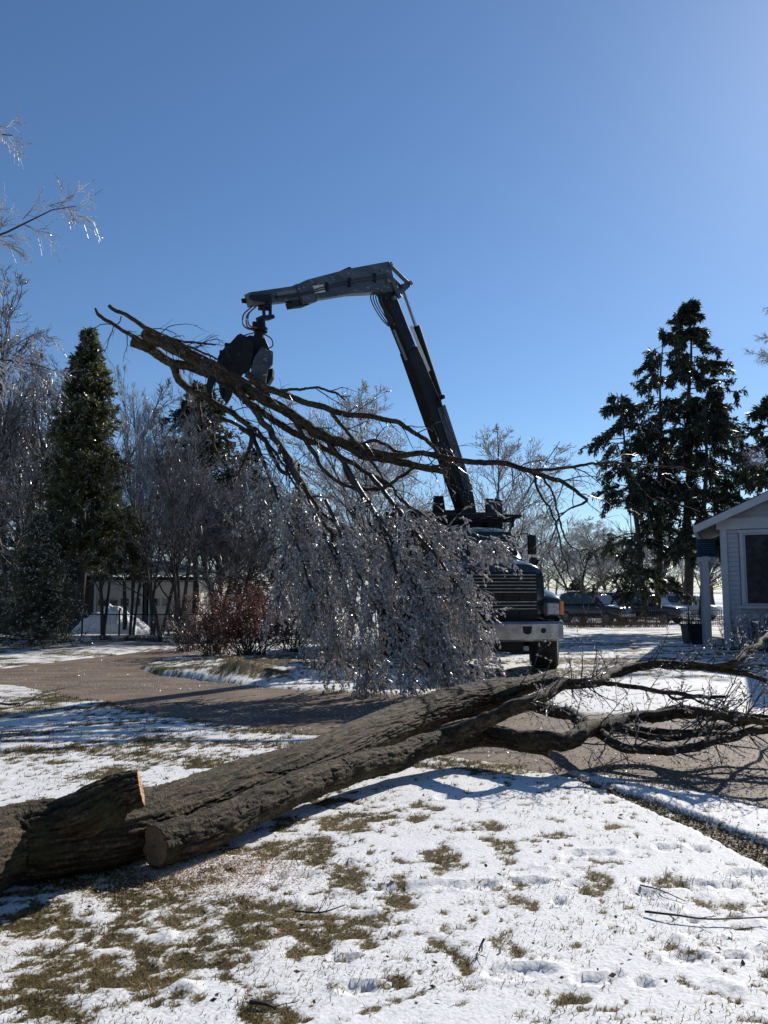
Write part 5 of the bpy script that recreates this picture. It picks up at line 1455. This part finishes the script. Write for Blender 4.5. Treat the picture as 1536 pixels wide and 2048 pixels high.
# ------------------------------------------------------------------ SHRUBS
def shrub(px, py, h, spread, seed, label, leaves=0, n=40, name='shrub', icen=500, m_st='twig', leafm='leaf_red', zoff=0.0, group=None, ls=(.025, .055)):
    p = G(px, py)
    zz = float(gz(np.array([p[0]]), np.array([p[1]]))[0][0]) + zoff
    e = empty(name, (p[0], p[1], zz), 0, label, 'shrub', group)
    r = np.random.default_rng(seed)
    az = r.uniform(0, 6.28, n); le = np.abs(r.normal(0, .5, n)) * spread
    S = np.stack([r.normal(0, .08 * spread, n), r.normal(0, .08 * spread, n), np.full(n, -.03)], 1)
    D = np.stack([np.cos(az) * le, np.sin(az) * le, np.ones(n)], 1)
    P = grow(S, D, h * r.uniform(.65, 1.1, n), 8, (0, 0, .1), .09, r)
    RA = taper(n, 9, r.uniform(.006, .013, n) * (.6 + .5 * h), np.full(n, .003))
    tb = TB(); tb.add(P, RA, 5); tb.build('stems', M[m_st], e, True, 'stuff')
    S2, D2, t2, p2, _ = kids(P, RA, 7, .25, 1, 38, 12, r)
    P2 = grow(S2, D2, h * r.uniform(.12, .36, len(S2)), 4, (0, 0, .1), .13, r)
    R2 = taper(len(S2), 5, np.full(len(S2), .0042), np.full(len(S2), .0025))
    tb = TB(); tb.add(P2, R2, 3)
    S3, D3, t3, p3, _ = kids(P2, R2, 3, .2, 1, 38, 12, r)
    P3 = grow(S3, D3, h * r.uniform(.04, .14, len(S3)), 2, (0, 0, 0), .13, r)
    tb.add(P3, taper(len(S3), 3, np.full(len(S3), .003), np.full(len(S3), .002)), 3)
    tb.build('twigs', M[m_st], e, False, 'stuff')
    if leaves:
        pk = r.integers(0, len(P3), leaves); C = P3[pk, r.integers(0, 3, leaves)]
        V, Q = diamonds(C, r.normal(size=(leaves, 3)) + [0, 0, -.5], r.uniform(*ls, leaves), r.uniform(ls[0] * .5, ls[1] * .6, leaves), r)
        o = build('leaves', V, Q, None, M[leafm], e); o['kind'] = 'stuff'
    if icen:
        pk = r.integers(0, len(P3), icen)
        V, T = octas(P3[pk, 2], r.normal(size=(icen, 3)), r.uniform(.015, .045, icen), r.uniform(.006, .014, icen), r)
        o = build('ice_coat', V, None, T, M['ice'], e); o['kind'] = 'stuff'
    return e
shrub(500, 1312, 1.62, 1.9, 601, 'large russet-leaved shrub on the snowy island left of the truck', 11000, 60, icen=1500, ls=(.03, .065))
shrub(430, 1310, 1.35, 1.8, 602, 'russet shrub at the left end of the island, sparser than its neighbour', 5200, 44, icen=900)
shrub(378, 1302, 1.0, 1.7, 603, 'bare many-stemmed shrub leaning over the driveway tip of the island', 250, 40, icen=500)
shrub(590, 1305, 1.1, 1.4, 604, 'icy bare shrub between the russet shrub and the hanging twigs', 300, 40, icen=1600)
shrub(128, 1276, 1.0, .6, 605, 'leafless bush beside the small spruce, in front of the snow pile', 250, 34, icen=300)
shrub(355, 1268, 1.5, .5, 606, 'russet bush before the right garage door', 1500, 30, icen=400)
shrub(660, 1300, 1.4, 1.1, 608, 'icy shrub hidden behind the left part of the hanging twigs', 200, 34, icen=1500)
for i, (px, py, lb) in enumerate(((1478, 1302, 'thin bare shrub under the left half of the house window'), (1510, 1303, 'thin bare shrub under the middle of the house window'), (1450, 1299, 'thin bare shrub at the house corner'), (1536, 1306, 'thin bare shrub at the right frame edge against the siding'))):
    shrub(px, py, .95, .5, 620 + i, lb, 0, 7, icen=40, group='shrubs along the house wall')
for i, (px, w, lb) in enumerate(((206, 50, 'dark tuft of dead stalks on the snow left of the brush heap'), (258, 60, 'low brush heap on the snow before the fence'), (303, 40, 'small tuft of dead stalks right of the brush heap'))):
    shrub(px, 1281 + i, .22, 2.4, 640 + i, lb, 60, 40, icen=0, group='dead tufts on the snow by the fence')

# ------------------------------------------------------------------ SNOW PILE
def snow_pile():
    c = cbase(225, 33)
    n, k = 46, 90
    V = []
    for i in range(n):
        for j in range(k):
            u = i / (n - 1); a = j * 2 * math.pi / k
            V.append((u, a))
    V = np.array(V); u, a = V[:, 0], V[:, 1]
    rx, ry, h = 1.75, 1.1, 1.15
    X = np.cos(a) * rx * u; Y_ = np.sin(a) * ry * u
    nn = fbm(X * 2.6, Y_ * 2.6, o=5, seed=88)
    X2 = X * (1 + .25 * (nn - .5)); 
    Zp = h * np.clip(1 - u ** 1.7, 0, 1) * (.72 + .6 * nn) + (fbm(X * 7, Y_ * 7, o=3, seed=89) - .5) * .16 - .08 * u
    Zp = Zp * (1 + .18 * np.sin(a * 1 + 2.5) * u)
    P = np.stack([X2, Y_, Zp], 1)
    idx = np.arange(n * k).reshape(n, k)
    Q = np.stack([idx[:-1], np.roll(idx[:-1], -1, 1), np.roll(idx[1:], -1, 1), idx[1:]], -1).reshape(-1, 4)
    o = build('snow_pile', P, Q[:, ::-1], None, M['snow'], None, True, c)
    tag(o, 'white heap of shovelled snow in front of the left garage door', 'snow pile')
snow_pile()

# ------------------------------------------------------------------ GARAGE
def garage():
    Y0 = 38.0
    zb = float(slope(np.array(Y0)))
    xl = W(190, 1175, Y0)[0]; xr = W(392, 1175, Y0)[0]
    top = W(300, 1158, Y0)[2] - zb
    e = empty('garage', (xl, Y0, zb), 0, 'cream garage with two panelled doors and a dark blue shingled roof behind bare trees', 'garage')
    Wd = xr - xl
    X = lambda px: W(px, 1175, Y0)[0] - xl
    b = MB(); b.box((Wd / 2, 3.0, top / 2), (Wd, 5.6, top)); b.build('wall', M['cream'], e)
    # soffit band, fascia
    b = MB(); b.box((Wd / 2 - .3, -.1, top + .02), (Wd + 2.2, .7, .16)); b.build('soffit', M['black'], e)
    b = MB(); b.box((Wd / 2 - .3, -.5, top + .26), (Wd + 2.4, .06, .16)); b.build('fascia', M['trim'], e)
    rz = W(300, 1118, Y0)[2] - zb
    for a_, b_ in ((193, 282), (300, 384)):
        x0, x1 = X(a_), X(b_)
        dz = top - .30
        for k_ in range(4):
            p = MB(); p.box(((x0 + x1) / 2, .165, dz * (k_ + .5) / 4), (x1 - x0, .06, dz / 4 - .02))
            p.V[-1][:, 1] -= .0
            p = MB(); p.box(((x0 + x1) / 2, .17, dz * (k_ + .5) / 4), (x1 - x0, .05, dz / 4 - .02)); p.build('door_panel', M['cream'], e, .008)
        for q in range(4):
            xx = x0 + (x1 - x0) * (q + .5) / 4
            f = MB(); f.box((xx, .13, dz * 2.5 / 4), ((x1 - x0) / 4 * .72, .03, .36)); w_ = f.build('window', M['glass'], e)
        f = MB(); f.box((x0 - .08, .12, dz / 2), (.12, .1, dz)); f.box((x1 + .08, .12, dz / 2), (.12, .1, dz)); f.box(((x0 + x1) / 2, .12, dz + .08), (x1 - x0 + .28, .1, .14)); f.build('door_frame', M['trim'], e)
    xm = (X(285) + X(297)) / 2
    b = MB(); b.box((xm, .12, (top - .2) / 2), (.3, .1, top - .2)); b.build('centre_post', M['wood_siding'], e)
    # hip roof, shingle courses as real steps
    ez = top + .34
    cxm = Wd / 2 - .3
    for k_ in range(12):
        f0, f1 = k_ / 12, (k_ + 1) / 12
        hw0 = (Wd + 2.4) / 2 * (1 - f0 * .82); 
        y0_ = -.55 + f0 * 3.1
        hw1 = (Wd + 2.4) / 2 * (1 - f1 * .82); y1_ = -.55 + f1 * 3.1
        za, zb_ = ez + f0 * (rz - ez), ez + f1 * (rz - ez)
        m = MB(); m.add([(cxm - hw0, y0_, za + .03), (cxm + hw0, y0_, za + .03), (cxm + hw1, y1_, zb_), (cxm - hw1, y1_, zb_), (cxm - hw0, y0_, za - .03), (cxm + hw0, y0_, za - .03), (cxm + hw1, y1_, zb_ - .06), (cxm - hw1, y1_, zb_ - .06)],
                         [(0, 1, 2, 3), (4, 7, 6, 5), (0, 4, 5, 1), (1, 5, 6, 2), (2, 6, 7, 3), (3, 7, 4, 0)])
        m.build('shingle_course', M['shingle'], e)
    m = MB(); hw = (Wd + 2.4) / 2; hr = hw * .18
    m.add([(cxm - hw, 6.2, ez), (cxm + hw, 6.2, ez), (cxm + hr, 2.55, rz - .01), (cxm - hr, 2.55, rz - .01), (cxm - hw, -.5, ez - .04), (cxm + hw, -.5, ez - .04)], [(1, 0, 3, 2)], [(0, 4, 3), (5, 1, 2)])
    m.build('roof_back', M['shingle'], e)
    # house wing in deep shade to the left
    h = empty('house', (xl - 3.2, Y0 + 1.5, zb), 0, 'dark low house wing left of the cream garage, mostly hidden by trees', 'house')
    m = MB(); m.box((-1.6, 1.5, 1.4), (7.5, 4, 2.8)); m.build('wall', M['wood_siding'], h)
    m = MB(); m.box((-1.6, -.8, 2.92), (8.2, .06, .16)); m.build('fascia', M['trim'], h)
    m = MB(); m.prism([(-.9, 2.98), (4.4, 2.98), (1.75, 4.1)], (0, 1, 0), (0, 0, 1), (-5.7, 0, 0), (8.2, 0, 0)); m.build('roof', M['shingle'], h)
    for x in (-3.6, -1.4, .8):
        m = MB(); m.box((x, -.52, 1.6), (.9, .05, 1.1)); w_ = m.build('window', M['glass'], h)
        m = MB()
        for dx_, dz_, a_, b_ in ((0, .6, 1.1, .1), (0, -.6, 1.1, .1), (-.5, 0, .1, 1.1), (.5, 0, .1, 1.1)): m.box((x + dx_, -.55, 1.6 + dz_), (a_, .06, b_))
        m.build('frame', M['wood_siding'], w_)
garage()

# ------------------------------------------------------------------ FENCES
def chain_fence():
    Y0 = 29.5; z0 = float(slope(np.array(Y0)))
    pxs = [60, 118, 167, 210, 241, 312, 340, 372, 420, 470]
    xs_ = [W(p, 1175, Y0)[0] for p in pxs]
    e = empty('chain_link_fence', (xs_[0], Y0, z0), 0, 'low dark chain link fence running behind the shrubs in front of the garage', 'fence')
    H = W(240, 1229, Y0)[2] - z0
    X = [x - xs_[0] for x in xs_]
    for i, x in enumerate(X):
        b = MB(); hh = H + (.25 if i in (4, 6) else 0.02); b.cyl((x, 0, -.05), (x, 0, hh), .035, k=8); b.build('post', M['iron'], e)
    b = MB(); b.cyl((X[0], 0, H), (X[-1], 0, H), .022, k=8); b.build('top_rail', M['iron'], e)
    tb = TB(); st = .075
    L = X[-1]
    s = np.arange(-H, L, st)
    P1 = np.stack([np.stack([s, np.zeros_like(s), np.zeros_like(s)], 1), np.stack([s + H, np.zeros_like(s), np.full_like(s, H)], 1)], 1)
    P2 = np.stack([np.stack([s + H, np.full_like(s, .006), np.zeros_like(s)], 1), np.stack([s, np.full_like(s, .006), np.full_like(s, H)], 1)], 1)
    for P in (P1, P2):
        P = P[(P[:, :, 0].min(1) >= 0) & (P[:, :, 0].max(1) <= L)]
        tb.add(P, np.full(P.shape[:2], .0035), 3)
    tb.build('wire_mesh', M['galv'], e, False, 'stuff')
chain_fence()
def iron_fence():
    a = cbase(1115, 43.5); bb = cbase(1460, 44.5)
    e = empty('iron_fence', a, 0, 'low black iron picket fence between the lawn and the parked cars', 'fence')
    v = bb - a; L = np.linalg.norm(v[:2]); d = v / np.linalg.norm(v)
    H = .98
    n = int(L / 2.2)
    for i in range(n + 1):
        p = v * i / n
        m = MB(); m.box((p[0], p[1], p[2] + H / 2 + .02), (.07, .07, H + .1)); m.cyl((p[0], p[1], p[2] + H + .07), (p[0], p[1], p[2] + H + .13), .05, .01, 8); m.build('post', M['iron'], e)
    for z in (.14, .55, H - .08):
        m = MB(); m.beam((0, 0, z), (v[0], v[1], v[2] + z), (d[1], -d[0], 0), .03, .035); m.build('rail', M['iron'], e)
    k = int(L / .13); t = (np.arange(k) + .5) / k
    P = np.stack([np.stack([v[0] * t, v[1] * t - .025, v[2] * t + .05], 1), np.stack([v[0] * t, v[1] * t - .025, v[2] * t + H], 1)], 1)
    tb = TB(); tb.add(P, np.full(P.shape[:2], .013), 4); tb.build('pickets', M['iron'], e, False, 'stuff')
iron_fence()
# weeds along the iron fence
for i, (p0, p1, lb) in enumerate(((1130, 1230, 'dry weeds along the left stretch of the iron fence'), (1230, 1330, 'dry weeds along the right stretch of the iron fence'))):
    r = np.random.default_rng(700 + i); n = 500
    px = r.uniform(p0, p1, n); C = np.array([cbase(a, 43) for a in px]); C[:, 1] += r.normal(0, .3, n)
    P = grow(C, np.stack([r.normal(0, .25, n), r.normal(0, .25, n), np.ones(n)], 1), r.uniform(.2, .75, n), 4, (0, 0, -.1), .12, r)
    tb = TB(); tb.add(P, taper(n, 5, np.full(n, .007), np.full(n, .004)), 3)
    o = tb.build('weeds', M['leaf_litter'], None, False, 'stuff'); tag(o, lb, 'weeds')

# ------------------------------------------------------------------ PARKED CARS
def car(px0, py, Y, yaw, paint, label, boxy=True, s=1.0, roof_rack=False):
    base = cbase(px0, Y)
    e = empty('parked_car', base, yaw, label, 'car', 'cars parked beyond the iron fence')
    e.scale = (s, s, s * 1.1)
    def rx(x, w, z0, z1, ex=5, tw=None):
        q = ring_y(0, 0, w, z0, z1, ex, 20, tw)
        return np.stack([np.full(len(q), x), q[:, 0], q[:, 2]], 1)
    b = MB(); b.loft([rx(-2.35, 1.5, .48, .9), rx(-2.28, 1.78, .34, 1.02), rx(-1.4, 1.86, .3, 1.08), rx(.9, 1.86, .3, 1.08), rx(1.3, 1.86, .3, 1.04), rx(2.1, 1.78, .34, .96), rx(2.32, 1.6, .42, .86)])
    b.build('body', paint, e, smooth_=True)
    b = MB(); b.loft([rx(-2.25, 1.6, 1.0, 1.1, 5, 1.5), rx(-2.0, 1.7, .98, 1.66, 5, 1.34), rx(-1.4, 1.72, .98, 1.76, 5, 1.36), rx(.1, 1.72, .98, 1.74, 5, 1.36), rx(.55, 1.7, .98, 1.6, 5, 1.38), rx(1.15, 1.6, .98, 1.06, 5, 1.5)])
    b.build('cabin', paint, e, smooth_=True)
    for sg in (-1, 1):
        for x0, x1, y0, y1 in ((-1.95, -1.2, -1.85, -1.25), (-1.1, -.3, -1.1, -.3), (-.2, .78, -.2, .42)):
            b = MB(); V = [(x0, sg * .862, 1.12), (x1, sg * .862, 1.12), (y1, sg * .735, 1.58), (y0, sg * .735, 1.58)]
            V2 = [(a, c - sg * .05, d) for a, c, d in V]
            b.add(V + V2, [(0, 1, 2, 3), (7, 6, 5, 4), (0, 4, 5, 1), (1, 5, 6, 2), (2, 6, 7, 3), (3, 7, 4, 0)]); b.build('window', M['glass'], e)
        for x in (-1.45, 1.45):
            w = empty('wheel', (x, sg * .84, .35)); w.parent = e
            m = MB(); m.cyl((0, -.11, 0), (0, .11, 0), .35, .35, 20); m.build('tyre', M['rubber'], w, .02)
            m = MB(); m.cyl((0, sg * .10, 0), (0, sg * .125, 0), .22, .2, 16); m.build('rim', M['galv'], w)
        m = MB(); m.box((2.24, sg * .62, .72), (.12, .32, .14)); m.build('headlight', M['lamp_glass'], e, .02)
        m = MB(); m.box((-2.28, sg * .72, .88), (.1, .2, .2)); m.build('tail_light', M['amber'], e, .02)
        m = MB(); m.box((.72, sg * 1.0, 1.14), (.12, .16, .13)); m.build('mirror', M['black'], e, .02)
    m = MB(); m.add([(1.12, -.72, 1.10), (1.12, .72, 1.10), (.62, .66, 1.58), (.62, -.66, 1.58), (1.0, -.7, 1.05), (1.0, .7, 1.05), (.5, .64, 1.55), (.5, -.64, 1.55)], [(0, 1, 2, 3), (7, 6, 5, 4), (0, 4, 5, 1), (1, 5, 6, 2), (2, 6, 7, 3), (3, 7, 4, 0)])
    m.build('windshield', M['glass'], e)
    m = MB(); m.box((-.65, 0, 1.765), (2.3, 1.22, .03)); m.build('roof_frost', M['salt'], e, .01)
    m = MB(); m.box((2.3, 0, .5), (.1, 1.5, .16)); m.build('bumper', M['chrome_dark'], e, .02)
    return e
car(1188, 1245, 48, R(-50), M['car_black'], 'black utility vehicle nearest the truck with frost along its roof', s=1.02)
car(1296, 1245, 49, R(-46), M['car_blue'], 'dark blue utility vehicle behind the leaning evergreen trunks')
car(1247, 1240, 57, R(-40), M['car_black'], 'dark car half hidden between the two nearer vehicles', s=.95)
car(1372, 1240, 54, R(-40), M['car_silver'], 'silver car mostly hidden behind the thick evergreen trunks', s=.95)

# ------------------------------------------------------------------ WHITE HOUSE
HY = R(-24)
corner = G(1452, 1301)
house = empty('house', corner, HY, 'white clapboard house with a low gable and large picture window at the right edge', 'house')
# local: +x along the front wall to the right, +y into the house
EV = 3.42           # eave height
HW = 8.5            # front width
PK = EV + HW / 2 * .46
rgt = .11
b = MB(); b.box((HW / 2, 3.6, EV / 2), (HW - .06, 7.1, EV - .02)); b.prism([(0.03, EV - .02), (HW - .03, EV - .02), (HW / 2, PK - .05)], (1, 0, 0), (0, 0, 1), (0, .06, 0), (0, 7.0, 0)); b.build('wall', M['siding'], house)
wx0, wx1, wz0, wz1 = .52, 2.75, 1.17, 3.02
zc = .10
while zc < EV - .34:
    segs = [(.1, HW)]
    if wz0 - .16 < zc + .11 and zc < wz1 + .14: segs = [(.1, wx0 - .12), (wx1 + .12, HW)]
    for s0, s1 in segs:
        m = MB()
        m.add([(s0, .0, zc), (s1, .0, zc), (s1, .03, zc + .118), (s0, .03, zc + .118), (s0, .06, zc), (s1, .06, zc), (s1, .06, zc + .118), (s0, .06, zc + .118)],
              [(0, 1, 2, 3), (7, 6, 5, 4), (0, 4, 5, 1), (1, 5, 6, 2), (2, 6, 7, 3), (3, 7, 4, 0)])
        m.V[-1][:4, 1] -= .012
        m.build('clapboard', M['siding'], house)
    zc += .122
zc = EV - .04
while zc < PK - .25:
    hw = (PK - zc - .12) / .46
    if hw < .3: break
    m = MB(); s0, s1 = HW / 2 - hw, HW / 2 + hw
    m.add([(s0, -.012, zc), (s1, -.012, zc), (s1 - .3, .018, zc + .118), (s0 + .3, .018, zc + .118), (s0, .058, zc), (s1, .058, zc), (s1 - .3, .058, zc + .118), (s0 + .3, .058, zc + .118)],
          [(0, 1, 2, 3), (7, 6, 5, 4), (0, 4, 5, 1), (1, 5, 6, 2), (2, 6, 7, 3), (3, 7, 4, 0)])
    m.build('clapboard', M['siding'], house)
    zc += .122
# side wall clapboards (left flank)
zc = .10
while zc < EV - .2:
    m = MB(); m.add([(.0, .1, zc), (.0, 7.1, zc), (.03, 7.1, zc + .118), (.03, .1, zc + .118), (.04, .1, zc), (.04, 7.1, zc), (.04, 7.1, zc + .118), (.04, .1, zc + .118)], [(1, 0, 3, 2), (4, 5, 6, 7), (0, 1, 5, 4), (2, 3, 7, 6)]); m.build('clapboard', M['siding'], house); zc += .122
m = MB(); m.box((.06, -.005, EV / 2 - .05), (.14, .1, EV)); m.box((-.005, .1, EV / 2 - .05), (.05, .12, EV)); m.build('corner_board', M['trim'], house, .004)
m = MB(); m.box((HW / 2 - .06, -.02, EV - .16), (HW + .1, .1, .26)); m.build('frieze_board', M['trim'], house, .006)
m = MB(); m.box((HW / 2 - .02, -.05, EV - .02), (HW + .2, .1, .03)); m.build('frieze_moulding', M['trim'], house)
# picture window
m = MB(); m.box(((wx0 + wx1) / 2, .02, (wz0 + wz1) / 2), (wx1 - wx0, .03, wz1 - wz0)); win = m.build('window', M['house_glass'], house)
m = MB(); t = .09
for c_, s_ in ((((wx0 + wx1) / 2, -.03, wz1 + t / 2), (wx1 - wx0 + 2 * t + .06, .09, t)), (((wx0 + wx1) / 2, -.05, wz0 - t / 2), (wx1 - wx0 + 2 * t + .1, .14, t * .9)), ((wx0 - t / 2, -.03, (wz0 + wz1) / 2), (t, .09, wz1 - wz0)), ((wx1 + t / 2, -.03, (wz0 + wz1) / 2), (t, .09, wz1 - wz0))): m.box(c_, s_)
m.build('frame', M['trim'], win, .006)
m = MB(); t = .045
for c_, s_ in ((((wx0 + wx1) / 2, -.005, wz1 - t / 2), (wx1 - wx0, .05, t)), (((wx0 + wx1) / 2, -.005, wz0 + t / 2), (wx1 - wx0, .05, t)), ((wx0 + t / 2, -.005, (wz0 + wz1) / 2), (t, .05, wz1 - wz0 - 2 * t)), ((wx1 - t / 2, -.005, (wz0 + wz1) / 2), (t, .05, wz1 - wz0 - 2 * t))): m.box(c_, s_)
m.build('sash', M['trim'], win, .004)
# roof: two slopes with thickness, rake boards, soffit, gutter edge
oh, fo = .62, .45
for sg in (-1, 1):
    xm = HW / 2; x_e = -oh if sg < 0 else HW + oh
    ze = EV - oh * .46 + .12; zp = PK + .12
    m = MB(); V = [(x_e, -fo, ze), (xm, -fo, zp), (xm, 7.6, zp), (x_e, 7.6, ze)]
    m.add(V + [(a, c_, d - .05) for a, c_, d in V], [(0, 1, 2, 3), (7, 6, 5, 4), (0, 4, 5, 1), (1, 5, 6, 2), (2, 6, 7, 3), (3, 7, 4, 0)]); m.build('roof', M['shingle_plain'], house)
    V = [(x_e, -fo - .02, ze - .03), (xm, -fo - .02, zp - .03), (xm, -fo - .02, zp - .26), (x_e, -fo - .02, ze - .22)]
    m = MB(); m.add(V + [(a, c_ + .04, d) for a, c_, d in V], [(0, 1, 2, 3), (7, 6, 5, 4), (0, 4, 5, 1), (1, 5, 6, 2), (2, 6, 7, 3), (3, 7, 4, 0)]); m.build('rake_board', M['trim'], house)
    V = [(x_e, -fo + .02, ze - .2), (xm, -fo + .02, zp - .2), (xm, .05, zp - .2), (x_e, .05, ze - .2)]
    m = MB(); m.add(V + [(a, c_, d + .02) for a, c_, d in V], [(0, 1, 2, 3), (7, 6, 5, 4), (0, 4, 5, 1), (1, 5, 6, 2), (2, 6, 7, 3), (3, 7, 4, 0)]); m.build('soffit', M['trim'], house)
    m = MB(); m.box((x_e, 3.6, ze - .1), (.08, 8.0, .18)); m.build('fascia', M['trim'], house, .005)
# porch post with bracket and shuttered bay to the left
m = MB(); m.box((-.44, 1.6, 1.25), (.17, .17, 2.5)); m.box((-.44, 1.6, 2.42), (.3, .3, .1)); m.box((-.44, 1.6, .08), (.26, .26, .16)); m.build('porch_post', M['trim'], house, .01)
for z in np.arange(2.52, 3.0, .062):
    m = MB(); m.box((-.42, 1.95, z), (.46, .05, .045), Matrix.Rotation(.5, 3, 'X')); m.build('shutter_slat', M['shutter'], house)
m = MB(); m.box((-.42, 2.0, 2.74), (.52, .03, .56)); m.build('shutter_back', M['shutter'], house)
m = MB(); m.box((-.42, 1.85, 2.40), (.5, .5, .16)); m.prism([(-.22, 0), (.22, 0), (.1, -.3), (-.1, -.3)], (1, 0, 0), (0, 0, 1), (-.44, 1.75, 2.32), (0, .2, 0)); m.build('porch_beam', M['trim'], house)
m = MB(); m.box((-.5, 2.6, 1.5), (.25, .5, 3.0)); m.build('porch_wall', M['siding'], house)
m = MB(); m.box((3.8, -.1, .0), (8, .1, .12)); m.build('footing', M['planter'], house)

# planter box by the porch with dead plants
pl = G(1391, 1289)
planter = empty('planter', pl, 0, 'dark square planter filled with dead stalks beside the porch post', 'planter')
m = MB(); m.loft([np.array([(-.27, -.25, 0), (.27, -.25, 0), (.27, .25, 0), (-.27, .25, 0)]), np.array([(-.32, -.3, .56), (.32, -.3, .56), (.32, .3, .56), (-.32, .3, .56)])]); m.build('tub', M['planter'], planter, .02)
m = MB(); m.box((0, -.305, .56), (.68, .05, .06)); m.box((0, .305, .56), (.68, .05, .06)); m.box((-.315, 0, .56), (.05, .56, .06)); m.box((.315, 0, .56), (.05, .56, .06)); m.build('rim', M['planter'], planter, .008)
r = np.random.default_rng(77); n = 70
S = np.stack([r.uniform(-.26, .26, n), r.uniform(-.2, .2, n), np.full(n, .45)], 1)
P = grow(S, np.stack([r.normal(0, .35, n), r.normal(0, .35, n), np.ones(n)], 1), r.uniform(.25, .7, n), 6, (0, 0, -.3), .15, r)
tb = TB(); RA = taper(n, 7, np.full(n, .006), np.full(n, .003)); tb.add(P, RA, 4)
S2, D2, t2, p2, _ = kids(P, RA, 5, .3, 1, 45, 12, r); P2 = grow(S2, D2, r.uniform(.06, .18, len(S2)), 3, (0, 0, -.2), .15, r); tb.add(P2, taper(len(S2), 4, np.full(len(S2), .004), np.full(len(S2), .002)), 3)
tb.build('dead_stalks', M['twig'], planter, False, 'stuff')

# unseen wing added right of frame to throw broad shade across the lawn
wing = empty('house', (10.0, 14.7, 0), R(-8), 'white clapboard wing nearest the camera, just outside the right edge', 'house')
m = MB(); m.box((3.0, 2.2, 1.7), (6, 4.4, 3.4)); m.build('wall', M['siding'], wing)
m = MB(); m.prism([(-.4, 3.4), (4.8, 3.4), (2.2, 5.5)], (0, 1, 0), (0, 0, 1), (-.5, 0, 0), (7, 0, 0)); m.build('roof', M['shingle_plain'], wing)
